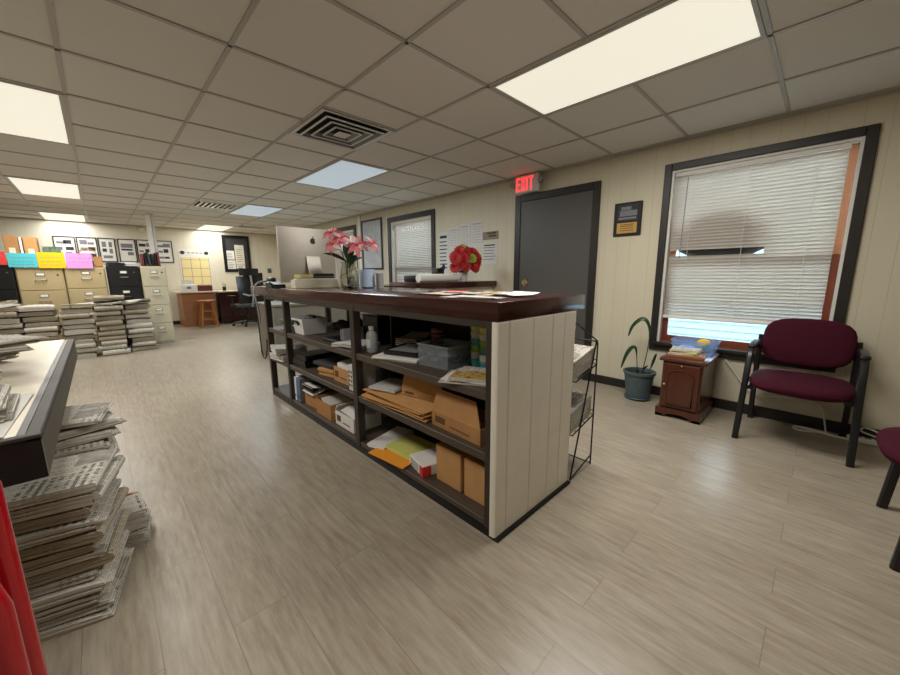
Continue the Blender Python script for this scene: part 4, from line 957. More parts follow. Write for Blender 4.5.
# flyers near the right end
def flyer(x, y, w_, d_, rz, z, mt, label, curl=0.006):
    k = MB(); k.surf(lambda u, v: ((u - 0.5) * w_, (v - 0.5) * d_, 0.0015 + curl * (2 * u - 1) ** 4), 8, 3, 0.0012, nrm=(0, 0, 1)); return one('flyer', k, M[mt], label, 'paper', (x, y, z), (0, 0, rz))
flyer(1.30, 1.08, 0.28, 0.2, 0.15, TOP, 'flyer', 'printed flyer nearest the corner of the counter top')
flyer(1.47, 1.28, 0.28, 0.22, -0.2, TOP + 0.0035, 'newsc', 'colour printed sheet in the middle of the flyers on the counter top')
flyer(1.36, 1.47, 0.28, 0.22, 0.1, TOP, 'flyer', 'printed flyer farthest from the corner, left of the other flyers')
flyer(1.42, 1.05, 0.22, 0.18, -0.2, TOP + 0.007, 'paper', 'plain white sheet at the right of the flyers on the counter top', 0.01)
flyer(1.25, 1.12, 0.2, 0.28, 0.15, TOP + 0.0005, 'paperg', 'grey-white sheet lying flat near the counter front edge', 0.001)
flyer(1.5, 1.5, 0.16, 0.12, 0.5, TOP + 0.004, 'redp', 'red printed sheet at the back of the flyers on the counter', 0.002)
# on the reception counter
RT = 1.0555
pr2 = thing('paper_roll', 'long white roll lying on the rear counter beside the red bouquet', 'roll', (2.82, 3.1, RT))
obj('roll', MB().tube([(-0.30, 0, 0.045), (0.31, 0, 0.045)], 0.045, 20), M['paper'], pr2); obj('core', MB().tube([(0.30, 0, 0.045), (0.315, 0, 0.045)], 0.02, 12), M['ink'], pr2)
one('card_terminal', MB().box(-0.08, 0.08, -0.09, 0.09, 0, 0.075, 0.01, 2), M['black'], 'black box at the left end of the rear counter beside the white roll', 'box', (2.62, 3.3, RT))
one('black_holder', MB().box(-0.06, 0.06, -0.05, 0.05, 0, 0.16, 0.008, 2), M['black'], 'black upright box behind the red bouquet', 'box', (3.05, 3.36, RT))
rv = thing('white_pot', 'white patterned pot holding the red bouquet on the rear counter', 'pot', (3.21, 3.08, RT)); obj('body', MB().lathe([(0.0, 0), (0.045, 0), (0.06, 0.13), (0.054, 0.13), (0.04, 0.01), (0, 0.01)], 20), M['paperg'], rv); obj('band', MB().lathe([(0.058, 0.105), (0.0625, 0.105), (0.0635, 0.128), (0.0595, 0.128)], 20), M['black'], rv)
rb = thing('red_bouquet', 'round red flower bouquet with lime centre on the rear counter', 'bouquet', (3.21, 3.08, RT + 0.135))
obj('stem', MB().tube([(0, 0, -0.1), (0, 0, 0.1)], 0.03, 10), M['leaf'], rb)
rr = random.Random(5)
for i, (x, y, z, c_, s_) in enumerate([(0.0, -0.135, 0.13, 'greenf', 0.065), (-0.18, -0.06, 0.12, 'redf', 0.08), (-0.1, -0.1, 0.13, 'redf', 0.08), (0.1, -0.11, 0.14, 'redf', 0.08), (0.19, -0.03, 0.11, 'redf', 0.08), (0.1, -0.09, 0.03, 'redf', 0.075), (-0.12, -0.06, 0.21, 'redf', 0.075), (-0.12, -0.08, 0.08, 'redf', 0.085), (0.13, -0.07, 0.09, 'redf', 0.085), (-0.06, -0.08, 0.18, 'redf', 0.08), (0.07, -0.08, 0.19, 'redf', 0.085), (-0.16, -0.03, 0.03, 'redf', 0.075), (0.18, -0.02, 0.05, 'orangef', 0.075), (-0.13, 0.0, 0.15, 'redf', 0.08), (0.14, 0.02, 0.16, 'orangef', 0.075), (0.0, 0.0, 0.23, 'redf', 0.08), (-0.03, -0.02, 0.26, 'greenf', 0.05), (0.05, -0.1, 0.05, 'redf', 0.075), (-0.07, -0.1, 0.04, 'redf', 0.07)]):
    k = MB(); n = 14; d0 = (Vector((x, y, z - 0.02)).normalized() * 0.6 + Vector((-0.55, -0.6, 0.1))).normalized(); T0 = d0.to_track_quat('Z', 'Y').to_matrix().to_4x4()
    for lay, (tl, sc) in enumerate(((0.25, 1.0), (0.7, 0.85), (1.1, 0.6))):
        for j in range(n - 3 * lay):
            k.T = Matrix.Translation((x, y, z)) @ T0 @ Matrix.Rotation(2 * pi * j / (n - 3 * lay) + lay * 0.3, 4, 'Z') @ Matrix.Rotation(-tl, 4, 'Y')
            k.surf(lambda u, v: (s_ * sc * v, (u - 0.5) * s_ * 0.34 * (0.35 + sin(pi * min(0.9, v))), 0.12 * s_ * sin(pi * v)), 2, 4, 0.0015)
    obj('blossom', k, M[c_], rb)

# ------------------------------------------------------------------ contents of the shelves
Z1, Z2, Z3 = 0.0725, 0.3855, 0.6605
def openbox(name, x, y, z, w_, d_, h_, mt, label, rz=0, flaps=(), marks=True, cat='box'):
    """w_ along y (along the shelf), d_ along x"""
    t = thing(name, label, cat, (x, y, z), rz); q = 0.005
    k = MB(); k.box(-d_ / 2, d_ / 2, -w_ / 2, w_ / 2, 0, q); k.box(-d_ / 2, -d_ / 2 + q, -w_ / 2, w_ / 2, q, h_); k.box(d_ / 2 - q, d_ / 2, -w_ / 2, w_ / 2, q, h_); k.box(-d_ / 2 + q, d_ / 2 - q, -w_ / 2, -w_ / 2 + q, q, h_); k.box(-d_ / 2 + q, d_ / 2 - q, w_ / 2 - q, w_ / 2, q, h_)
    obj('body', k, M[mt], t)
    for (side, ln, ang) in flaps:
        k = MB()
        if side == 'f': k.T = Matrix.Translation((-d_ / 2, 0, h_)) @ Matrix.Rotation(radians(-ang), 4, 'Y'); k.prism([(-w_ / 2, 0), (w_ / 2, 0), (w_ / 2, ln), (-w_ / 2 + w_ * 0.2, ln)], 0, q, 0)
        elif side == 'b': k.T = Matrix.Translation((d_ / 2, 0, h_)) @ Matrix.Rotation(radians(ang), 4, 'Y'); k.box(-q, 0, -w_ / 2, w_ / 2, 0, ln)
        elif side == 'r': k.T = Matrix.Translation((0, -w_ / 2, h_)) @ Matrix.Rotation(radians(ang), 4, 'X'); k.box(-d_ / 2, d_ / 2, 0, q, 0, ln)
        else: k.T = Matrix.Translation((0, w_ / 2, h_)) @ Matrix.Rotation(radians(-ang), 4, 'X'); k.box(-d_ / 2, d_ / 2, -q, 0, 0, ln)
        obj('flap', k, M[mt], t)
    if marks:
        k = MB(); k.box(-d_ / 2 - 0.001, -d_ / 2 + 0.002, w_ * 0.2, w_ * 0.42, h_ * 0.3, h_ * 0.75); k.box(-d_ / 2 - 0.001, -d_ / 2 + 0.002, -w_ * 0.3, w_ * 0.1, h_ * 0.3, h_ * 0.38); obj('print', k, M['cardin'], t)
    return t
# right bay, top shelf
sb = thing('sanitizer_bottle', 'clear pump-less sanitizer bottle on the top shelf beside the middle post', 'bottle', (1.195, 1.945, Z3))
obj('bottle', MB().lathe([(0.0, 0), (0.032, 0.0), (0.035, 0.006), (0.035, 0.105), (0.03, 0.123), (0.015, 0.135), (0.014, 0.142), (0, 0.142)], 20), M['bottle'], sb)
obj('cap', MB().lathe([(0.016, 0.14), (0.018, 0.142), (0.018, 0.162), (0.0, 0.164)], 16), M['paperg'], sb)
k = MB(); k.add([(0.0358 * cos(a), 0.0358 * sin(a), z) for z in (0.03, 0.085) for a in [2.4 + 1.5 * i / 10 for i in range(11)]], [(i, i + 1, 12 + i, 11 + i) for i in range(10)], True); obj('label', k, M['paper'], sb)
papers(1.26, 1.68, Z3, 0.26, 0.30, 0.018, 'white papers under the black tray on the top shelf', 0.35, 4, 'paper')
tt = thing('document_tray', 'black slim tray lying on white papers on the top shelf', 'tray', (1.3, 1.68, Z3 + 0.0195), 0.3)
obj('base', B(-0.12, 0.12, -0.12, 0.12, 0, 0.022, 0.006), M['black'], tt); obj('rim', MB().tube([(-0.115, -0.115, 0.024), (0.115, -0.115, 0.024), (0.115, 0.115, 0.024), (-0.115, 0.115, 0.024)], 0.006, 6, True), M['black'], tt); obj('inlay', B(-0.1, 0.1, -0.1, 0.1, 0.02, 0.024), M['silver'], tt)
k = MB()
for i in range(6): k.surf(lambda u, v, i=i: ((u - 0.5) * 0.2, (v - 0.5) * 0.16, 0.006 + 0.013 * i + 0.02 * abs(sin(3 * u + i)) * u), 6, 4, 0.005, nrm=(0, 0, 1))
one('magazine_pile', k, M['magz'], 'crumpled red and cream magazines beside the sanitizer bottle', 'magazines', (1.46, 1.85, Z3), (0, 0, 0.3))
k = MB().lathe([(0.0, 0), (0.036, 0), (0.045, 0.15), (0.041, 0.15), (0.033, 0.006), (0, 0.006)], 20)
for j in range(5): k.tube([(( 0.0375 + 0.0018 * j) * cos(a), (0.0375 + 0.0018 * j) * sin(a), 0.02 + 0.028 * j) for a in [2 * pi * i / 18 for i in range(18)]], 0.002, 4, True, m=1)
one('tumbler', k, [M['redbox'], M['paperg']], 'tall patterned tumbler behind the clear plastic bin', 'tumbler', (1.5, 1.66, Z3))
cb_ = thing('plastic_bin', 'clear plastic bin with bluish contents on the top shelf', 'bin', (1.30, 1.385, Z3), 0.1)
k = MB()
for (a, b2, c2, d2) in ((-0.1, 0.1, -0.105, -0.102), (-0.1, 0.1, 0.102, 0.105), (-0.1, -0.097, -0.102, 0.102), (0.097, 0.1, -0.102, 0.102)): k.box(a, b2, c2, d2, 0.003, 0.115)
k.box(-0.1, 0.1, -0.105, 0.105, 0, 0.003); obj('bin', k, M['clearbin'], cb_)
obj('rim', MB().tube([(-0.103, -0.108, 0.115), (0.103, -0.108, 0.115), (0.103, 0.108, 0.115), (-0.103, 0.108, 0.115)], 0.005, 6, True), M['clearbin'], cb_)
k = MB(); [k.ell((R.uniform(-.055, .055), R.uniform(-.06, .06), 0.026 + R.uniform(0, .03)), (0.035, 0.035, 0.02), 8, 6) for _ in range(10)]; obj('contents', k, M['pot'], cb_)
def cupstack(x, y, cols, label):
    t = thing('cup_stack', label, 'cups', (x, y, Z3))
    for i, c_ in enumerate(cols): obj('cup', MB().lathe([(0.03, 0.0), (0.038, 0.05), (0.035, 0.05), (0.028, 0.003), (0, 0.003)], 18, (0, 0, 0.034 * i)), M[c_], t)
cupstack(1.385, 1.225, ['teal', 'paperg', 'greenf', 'teal', 'paperg', 'lime'], 'stack of teal and white cups right behind the plastic bin')
cupstack(1.355, 1.14, ['teal', 'paperg', 'teal', 'greenf', 'paperg', 'lime', 'teal'], 'taller stack of teal and cream cups beside the right end of the shelf')
def magazine(x, y, z, rz, label, mt='magz', w_=0.21, d_=0.27, g=None):
    k = MB(); k.surf(lambda u, v: ((u - 0.5) * w_, (v - 0.5) * d_, 0.003 + 0.004 * (1 - u) ** 3 * 0), 4, 2, 0.005, nrm=(0, 0, 1)); return one('magazine', k, M[mt], label, 'magazine', (x, y, z), (0, 0, rz), g)
for i, (x, y, rz, mt) in enumerate(((1.20, 1.09, 0.5, 'news'), (1.215, 1.08, 0.35, 'paper'), (1.225, 1.06, 0.55, 'news'), (1.235, 1.05, 0.4, 'magz'))):
    magazine(x, y, Z3 + 0.0062 * i, rz, ['lowest loose magazine at the right front of the top shelf', 'plain white leaflet under the picture magazine at the right of the top shelf', 'printed leaflet just under the picture magazine on the top shelf', 'yellow-brown picture magazine topmost at the right of the top shelf'][i], mt)
# right bay, middle shelf
for i, (x, y, rz) in enumerate(((1.28, 1.63, 0.06), (1.29, 1.635, 0.0), (1.275, 1.63, 0.1), (1.29, 1.64, -0.03), (1.28, 1.63, 0.04))):
    k = MB(); k.surf(lambda u, v: ((u - 0.5) * 0.36, (v - 0.5) * 0.56, 0.004 + 0.004 * (1 + sin(6 * u + i + 4 * v))), 8, 6, 0.0055, nrm=(0, 0, 1))
    one('kraft_envelope', k, M['kraft'], 'large kraft envelope in the flat pile on the middle shelf, near the centre post' if i < 4 else 'topmost large kraft envelope on the middle shelf, carrying white paper', 'envelope', (x, y, Z2 + 0.012 * i), (0, 0, rz), 'kraft envelopes on the middle shelf' if i < 4 else None)
papers(1.235, 1.80, Z2 + 0.069, 0.22, 0.19, 0.015, 'white papers lying on the kraft envelopes', 0.3, 3, 'paperg')
openbox('cardboard_box', 1.325, 1.52, Z2 + 0.068, 0.3, 0.2, 0.03, 'card2', 'shallow cardboard box with tall raised flap leaning on the kraft envelopes', 0.2, [('f', 0.13, -16)])
openbox('cardboard_box', 1.235, 1.145, Z2, 0.34, 0.2, 0.075, 'card', 'open cardboard mailer with raised lid at the right of the middle shelf', -0.04, [('f', 0.112, -22)])
carton(1.5, 1.86, Z2, 0.16, 0.12, 0.2, 'paperg', 'grey-white carton at the back of the middle shelf beside the centre post', 0, False)
# right bay, bottom shelf
papers(1.26, 1.86, Z1, 0.3, 0.14, 0.022, 'white papers on the bottom shelf beside the centre post', 0.25, 4, 'paper')
k = MB(); k.surf(lambda u, v: ((u - 0.5) * 0.25, (v - 0.5) * 0.3, 0.006 + 0.003 * sin(4 * u)), 5, 4, 0.005, nrm=(0, 0, 1))
one('envelope', k, M['orange'], 'bright orange envelope at the front of the bottom shelf', 'envelope', (1.19, 1.67, Z1), (0, 0, 0.12))
papers(1.27, 1.67, Z1 + 0.012, 0.22, 0.26, 0.012, 'yellow-green papers lying on the orange envelope', 0.1, 3, 'lime')
wb = thing('paper_ream', 'white printed box with red end on the bottom shelf', 'box', (1.25, 1.42, Z1), -0.25); obj('body', B(-0.12, 0.12, -0.085, 0.085, 0, 0.06, 0.003), M['paper'], wb); obj('red_end', B(-0.122, -0.07, -0.087, -0.05, 0.002, 0.058), M['redp'], wb)
k = MB(); [k.box(-0.1215, -0.119, -0.03 + 0.0 * i, 0.07, 0.012 + 0.015 * i, 0.018 + 0.015 * i) for i in range(3)]; obj('print', k, M['inkg'], wb)
one('parcel', MB().box(-0.1, 0.1, -0.05, 0.05, 0, 0.09, 0.004), M['orange'], 'small orange-brown parcel beside the upright cartons on the bottom shelf', 'parcel', (1.43, 1.375, Z1), (0, 0, -0.1))
carton(1.245, 1.222, Z1, 0.18, 0.17, 0.2, 'card2', 'upright tan carton left of the other one on the bottom shelf', radians(90), False)
carton(1.245, 1.02, Z1, 0.18, 0.17, 0.2, 'card2', 'upright tan carton at the right end of the bottom shelf', radians(90), False)
# middle bay, top shelf
bs = thing('white_basket', 'white plastic basket with black handle at the left of the top shelf', 'basket', (1.24, 2.98, Z3))
k = MB()
for i in range(4):
    k.T = Matrix.Rotation(i * pi / 2, 4, 'Z'); k.add([(-0.09, -0.09, 0), (0.09, -0.09, 0), (0.11, -0.11, 0.13), (-0.11, -0.11, 0.13), (-0.085, -0.085, 0), (0.085, -0.085, 0), (0.105, -0.105, 0.13), (-0.105, -0.105, 0.13)], [(0, 1, 2, 3), (7, 6, 5, 4), (3, 2, 6, 7), (0, 4, 5, 1), (1, 5, 6, 2), (0, 3, 7, 4)])
k.T = Matrix(); k.box(-0.09, 0.09, -0.09, 0.09, 0, 0.004); obj('body', k, M['paper'], bs)
k = MB(); k.tube([(-0.114, -0.05, 0.08), (-0.122, -0.05, 0.11), (-0.122, 0.05, 0.11), (-0.114, 0.05, 0.08)], 0.008, 8); obj('handle', k, M['black'], bs)
k = MB(); [k.surf(lambda u, v, i=i: (-0.06 + 0.03 * i, (u - 0.5) * 0.12, 0.03 + 0.12 * v), 2, 2, 0.006) for i in range(4)]; obj('contents', k, M['inkg'], bs)
def clutter(x, y, z, r, mt, label, n=9, name='cloth_bundle', cat='bundle', seed=1, h=0.06):
    rr = random.Random(seed); k = MB()
    for i in range(n): k.ell((rr.uniform(-r, r), rr.uniform(-r, r) * 1.2, 0.02 + h * 0.5 * rr.random()), (r * rr.uniform(.3, .6), r * rr.uniform(.3, .6), 0.02 + h * 0.4 * rr.random()), 9, 6)
    zm = min(v.z for v in k.v); 
    for v in k.v: v.z -= zm
    return one(name, k, M[mt], label, cat, (x, y, z))
clutter(1.46, 2.74, Z3, 0.10, 'greyfab', 'dark grey crumpled bag on the top shelf behind the black tray', 12, 'grey_bag', 'bag', 4, 0.12)
t = thing('letter_tray', 'flat black tray with stand on the top shelf of the centre bay', 'tray', (1.28, 2.42, Z3)); obj('tray', B(-0.13, 0.13, -0.14, 0.14, 0, 0.025, 0.006), M['black'], t); obj('lid', MB().box(-0.1, 0.1, -0.13, -0.12, 0.025, 0.11).box(-0.1, 0.1, -0.10, -0.09, 0.025, 0.10), M['silver'], t)
k = MB(); [k.surf(lambda u, v, i=i: ((u - 0.5) * 0.2, (v - 0.5) * 0.26, 0.003 + 0.006 * i + 0.008 * sin(3 * v + i)**2), 4, 5, 0.004, nrm=(0, 0, 1)) for i in range(4)]
one('paper_stack', k, M['paper'], 'rumpled white papers at the right of the centre bay top shelf', 'papers', (1.22, 2.19, Z3), (0, 0, 0.3))
k = MB(); k.box(-0.16, 0.16, -0.1, 0.1, 0, 0.2, 0.006); one('dark_case', k, M['blackcab'], 'dark case at the back of the top shelf left of the centre post', 'case', (1.5, 2.2, Z3))
# middle bay, middle shelf
papers(1.3, 3.0, Z2, 0.34, 0.2, 0.1, 'pile of black folders at the left of the centre bay middle shelf', 0.1, 5, 'black', 'folder_stack', 'folders')
papers(1.3, 2.585, Z2, 0.28, 0.2, 0.05, 'brown papers beneath the dark folder in the centre bay', 0.15, 5, 'kraft')
k = B(-0.14, 0.14, -0.15, 0.15, 0, 0.03, 0.005); one('laptop', k, M['greyfab'], 'dark slim laptop-like case lying on brown papers in the centre bay', 'case', (1.31, 2.64, Z2 + 0.053), (0, 0, 0.1))
openbox('cardboard_box', 1.255, 2.30, Z2, 0.23, 0.2, 0.105, 'card2', 'printed cardboard box holding white sheets on the centre bay middle shelf', 0.0)
k = MB(); k.surf(lambda u, v: ((u - 0.5) * 0.17, (v - 0.5) * 0.2, 0.012 * sin(pi * u) + 0.01 * v), 5, 4, 0.03, nrm=(0, 0, 1)); one('paper_stack', k, M['paper'], 'white sheets bulging out of the printed cardboard box', 'papers', (1.25, 2.275, Z2 + 0.108))
for i in range(3):
    k = MB(); k.box(-0.08, 0.08, -0.011, 0.011, 0, 0.19 - 0.008 * i, 0.003)
    for z in (0.03, 0.06, 0.09, 0.12): k.box(-0.0812, -0.079, -0.006, 0.006, z, z + 0.016, m=1)
    one('booklet', k, [M['paper'], M['ink']], ['white booklet standing nearest the centre post', 'white booklet standing second from the centre post', 'white booklet standing next to the printed box'][i], 'booklet', (1.195, 2.055 + 0.028 * i, Z2))
# middle bay, bottom shelf
for i, c_ in enumerate(('paper', 'blue', 'inkg')):
    k = MB(); k.box(-0.12, 0.12, -0.016, 0.016, 0, 0.21, 0.003); k.tube([(-0.121, 0, 0.05), (-0.119, 0, 0.05)], 0.009, 10, m=1); one('ring_binder', k, [M[c_], M['ink']], ['white ring binder on the bottom shelf beside the left post', 'blue ring binder on the bottom shelf', 'grey ring binder on the bottom shelf next to the brown box'][i], 'binder', (1.23, 3.07 - 0.04 * i, Z1))
openbox('cardboard_box', 1.25, 2.83, Z1, 0.22, 0.22, 0.12, 'card', 'brown box with black and white papers, leftmost on the bottom shelf', 0.05, (), False)
k = MB(); [k.surf(lambda u, v, i=i: ((u - 0.5) * 0.24, (v - 0.5) * 0.2, 0.012 * i + 0.035 * sin(2.4 * u + i * 0.7) ** 2), 6, 4, 0.006, nrm=(0, 0, 1), m=i % 2) for i in range(4)]
one('paper_stack', k, [M['paper'], M['black']], 'white and black papers spilling over the leftmost box of the bottom shelf', 'papers', (1.235, 2.83, Z1 + 0.122))
openbox('cardboard_box', 1.225, 2.55, Z1, 0.25, 0.22, 0.12, 'card', 'brown box of envelopes in the middle of the bottom shelf', 0.0, (), False)
k = MB()
for i in range(6): k.box(-0.09, 0.09, -0.07 + 0.024 * i, -0.066 + 0.024 * i, 0.0, 0.1, R=Matrix.Rotation(radians(-50), 3, 'X'))
one('envelope_bundle', k, M['paper'], 'white envelopes slanting out of the middle brown box', 'envelopes', (1.225, 2.53, Z1 + 0.045), (0, 0, 0))
openbox('cardboard_box', 1.235, 2.24, Z1, 0.26, 0.22, 0.1, 'paper', 'white box with raised brown flap beside the centre post on the bottom shelf', 0.0, [('l', 0.05, -30)], True)
k = MB(); k.surf(lambda u, v: ((u - 0.5) * 0.18, (v - 0.5) * 0.2, 0.015 * sin(pi * u) + 0.02 * v), 5, 4, 0.01, nrm=(0, 0, 1)); one('paper_stack', k, M['paper'], 'white sheets in the white box on the bottom shelf', 'papers', (1.235, 2.22, Z1 + 0.085))
# left bay
k = MB(); rr = random.Random(9)
for i in range(7):
    c_ = Vector((1.22 + rr.uniform(-.06, .06), 3.35 + rr.uniform(-.08, .08), 0)); r0 = rr.uniform(0.04, 0.075)
    k.tube([(c_.x + r0 * cos(a) - 1.22, c_.y + r0 * sin(a) - 3.35, 0.016 + 0.01 * i + 0.008 * sin(2 * a)) for a in [2 * pi * j / 18 for j in range(18)]], 0.006, 6, True, m=(0, 1, 2, 0, 1, 0, 2)[i])
one('cable_coil', k, [M['green'], M['cablew'], M['cable']], 'tangle of green and white cables on the left end of the top shelf', 'cables', (1.22, 3.38, Z3))
for i in range(2):
    k = MB()
    for j in range(4): k.surf(lambda u, v, j=j: ((u - 0.5) * 0.26, (v - 0.5) * 0.26, 0.006 + 0.014 * j + 0.01 * sin(3 * u + j)), 5, 4, 0.011, nrm=(0, 0, 1))
    one('paper_stack', k, M['paperg'], ['lower folded white papers on the left end of the middle shelf', 'upper folded white papers on the left end of the middle shelf'][i], 'papers', (1.2 - 0.01 * i, 3.38, Z2 + 0.065 * i), (0, 0, 0.1 - 0.25 * i))
# cables at the counter's left end
def cable(pts, r, mt, label, n=6):
    P = [Vector(p) for p in pts]; out = []
    for i in range(len(P) - 1):
        p0, p1, p2, p3 = P[max(i - 1, 0)], P[i], P[i + 1], P[min(i + 2, len(P) - 1)]
        for j in range(8):
            t = j / 8; out.append(0.5 * ((2 * p1) + (p2 - p0) * t + (2 * p0 - 5 * p1 + 4 * p2 - p3) * t * t + (3 * p1 - p0 - 3 * p2 + p3) * t ** 3))
    out.append(P[-1]); return one('power_cable', MB().tube(out, r, n), mt, label, 'cable')
cable([(1.30, 3.74, 1.043), (1.2, 3.76, 1.085), (1.1, 3.78, 1.07), (1.055, 3.77, 1.0), (1.06, 3.74, 0.9), (1.075, 3.74, 0.78), (1.08, 3.77, 0.68)], 0.009, M['cable'], 'thick grey cable looping over the far end of the counter')
cable([(1.25, 3.82, 1.04), (1.1, 3.83, 1.045), (1.07, 3.82, 0.98), (1.07, 3.78, 0.7), (1.06, 3.72, 0.42), (1.06, 3.64, 0.36), (1.07, 3.6, 0.44), (1.075, 3.59, 0.55)], 0.006, M['black'], 'thin black cable hanging at the far end of the counter')

# ------------------------------------------------------------------ wire newspaper rack
wr = thing('newspaper_rack', 'black wire newspaper rack at the right side of the counter', 'rack', (1.74, 0.86, 0)); D2 = 0.4
def wire(pts, r=0.0045): return MB().tube(pts, r, 6)
for i, y in enumerate((0.0, D2)):
    k = MB(); k.tube([(0.0, y, 0.885), (0.25, y, 0.765), (0.262, y, 0.745), (0.265, y, 0.005)], 0.0045, 6); k.tube([(0.245, y, 0.765), (0.015, y, 0.006)], 0.0045, 6); k.tube([(0.015, y, 0.006), (0.265, y, 0.065)], 0.004, 6); k.tube([(0.02, y, 0.57), (0.265, y, 0.625)], 0.004, 6); k.tube([(0.02, y, 0.27), (0.265, y, 0.32)], 0.004, 6)
    obj('side_frame', k, M['blackm'], wr)
for nm, zf in (('top', 0.60), ('low', 0.295)):
    k = MB()
    for j in range(6): x = 0.02 + 0.245 * j / 5; k.tube([(x, 0, zf - 0.03 + 0.055 * j / 5), (x, D2, zf - 0.03 + 0.055 * j / 5)], 0.003, 5)
    k.tube([(0.268, 0, zf + 0.05), (0.268, D2, zf + 0.05)], 0.003, 5); obj('shelf', k, M['blackm'], wr)
k = MB(); k.tube([(0.265, 0, 0.012), (0.265, D2, 0.012)], 0.0045, 6); k.tube([(0.255, 0, 0.76), (0.255, D2, 0.76)], 0.0045, 6); k.tube([(0.0, 0, 0.885), (0.0, D2, 0.885)], 0.0045, 6); obj('crossbar', k, M['blackm'], wr)
for (zb_, n_, lb_) in ((0.603, 5, 'newspaper on the upper shelf of the wire rack'), (0.298, 6, 'newspaper on the lower shelf of the wire rack')):
    for i in range(n_):
        t_ = news_mesh(500 + i + int(zb_ * 10), 0.245, 0.34, 0.019, 5, 0.001, 'news', 0.006) if i < 2 else t_
        o = link('newspaper', t_, None, (1.878, 1.04, zb_ + 0.0205 * i), (0, radians(-12.5), 0)); tag(o, lb_, 'newspaper', lb_ + 's')
one('card_sign', B(-0.003, 0.003, -0.05, 0.05, 0, 0.1), M['paper'], 'small white card under the right end of the counter top above the wire rack', 'card', (1.742, 0.92, 0.855)) if True else None

# ------------------------------------------------------------------ cherry side cabinet and things on it
sc = thing('side_cabinet', 'small cherry wood cabinet with arched door under the large window', 'cabinet', (3.39, 0.69, 0))
obj('body', B(-0.225, 0.255, -0.135, 0.135, 0.07, 0.455, 0.004), M['cherry'], sc)
obj('top', B(-0.25, 0.27, -0.16, 0.16, 0.455, 0.482, 0.009, 2), M['cherry'], sc)
k = MB(); k.prism([(-0.155, 0), (-0.155, 0.075), (0.155, 0.075), (0.155, 0), (0.09, 0), (0.075, 0.025), (0.03, 0.035), (-0.03, 0.035), (-0.075, 0.025), (-0.09, 0)], -0.245, -0.225, 0)
k.box(-0.225, 0.262, -0.155, -0.135, 0.012, 0.075); k.box(-0.225, 0.262, 0.135, 0.155, 0.012, 0.075); k.box(0.2, 0.262, -0.155, 0.155, 0, 0.075); k.box(-0.245, -0.19, -0.155, -0.1, 0, 0.02); k.box(-0.245, -0.19, 0.1, 0.155, 0, 0.02)
obj('plinth', k, M['cherry'], sc)
dd = obj('door', B(-0.24, -0.225, -0.122, 0.122, 0.085, 0.44, 0.004), M['cherry'], sc)
arc = [(-0.085, 0.115), (0.085, 0.115), (0.085, 0.34)] + [(0.085 * cos(a), 0.34 + 0.055 * sin(a)) for a in [pi * i / 12 for i in range(1, 12)]] + [(-0.085, 0.34)]
k = MB(); k.prism(arc, -0.248, -0.239, 0); obj('raised_panel', k, M['cherry'], dd)
k = MB(); k.tube([(-0.249, y, z) for y, z in arc], 0.004, 6, True); obj('panel_moulding', k, M['cherry'], dd)
k = MB(); k.ell((-0.255, 0.105, 0.27), (0.012, 0.01, 0.01), 10, 8); k.ell((-0.244, 0.0, 0.428), (0.006, 0.008, 0.008), 8, 6); obj('knob', k, M['brass'], dd)
SCZ = 0.4825
bk = one('board_book', B(-0.1, 0.1, -0.125, 0.125, 0, 0.022, 0.003), M['oak'], 'large brown hardback lying at the front of the cherry cabinet top', 'book', (3.31, 0.70, SCZ), (0, 0, 0.12))
for i, (c_, w_, d_, lb_) in enumerate((('magz', 0.17, 0.2, 'picture magazine on the brown hardback'), ('lime', 0.14, 0.19, 'yellow-green booklet in the pile on the cherry cabinet'), ('newsc', 0.16, 0.2, 'colour magazine on top of the pile on the cherry cabinet'))):
    one('magazine', B(-w_ / 2, w_ / 2, -d_ / 2, d_ / 2, 0, 0.012), M[c_], lb_, 'magazine', (3.315, 0.71, SCZ + 0.0225 + 0.0125 * i), (0, 0, (0.3, -0.1, 0.15)[i]))
bb = thing('blue_basket', 'translucent blue plastic basket on the cherry cabinet by the window', 'basket', (3.5, 0.69, SCZ))
k = MB(); a, b2, h_ = 0.075, 0.13, 0.105
for (p, q_, o_) in (((-a, -b2), (a, -b2), (0, -0.02)), ((a, -b2), (a, b2), (0.02, 0)), ((a, b2), (-a, b2), (0, 0.02)), ((-a, b2), (-a, -b2), (-0.02, 0))):
    n_ = 4
    def f(u, v, p=p, q_=q_): 
        x = p[0] + (q_[0] - p[0]) * u; y = p[1] + (q_[1] - p[1]) * u; s_ = 1 + 0.2 * v; return (x * s_, y * s_, 0.002 + h_ * v)
    k.surf(f, n_, 2, 0.003)
k.box(-a, a, -b2, b2, 0, 0.003); obj('body', k, M['bluebin'], bb)
obj('rim', MB().tube([(-a * 1.22, -b2 * 1.22, h_), (a * 1.22, -b2 * 1.22, h_), (a * 1.22, b2 * 1.22, h_), (-a * 1.22, b2 * 1.22, h_)], 0.005, 6, True), M['bluebin'], bb)
one('toy_block', MB().ell((0, 0, 0.035), (0.05, 0.05, 0.035)), M['yellow'], 'yellow rounded object in the blue basket', 'toy', (3.51, 0.635, SCZ + 0.05))
one('toy_block', MB().box(-0.04, 0.04, -0.05, 0.05, 0, 0.045, 0.006), M['blue'], 'blue block in the blue basket beside the yellow object', 'toy', (3.5, 0.75, SCZ + 0.004))

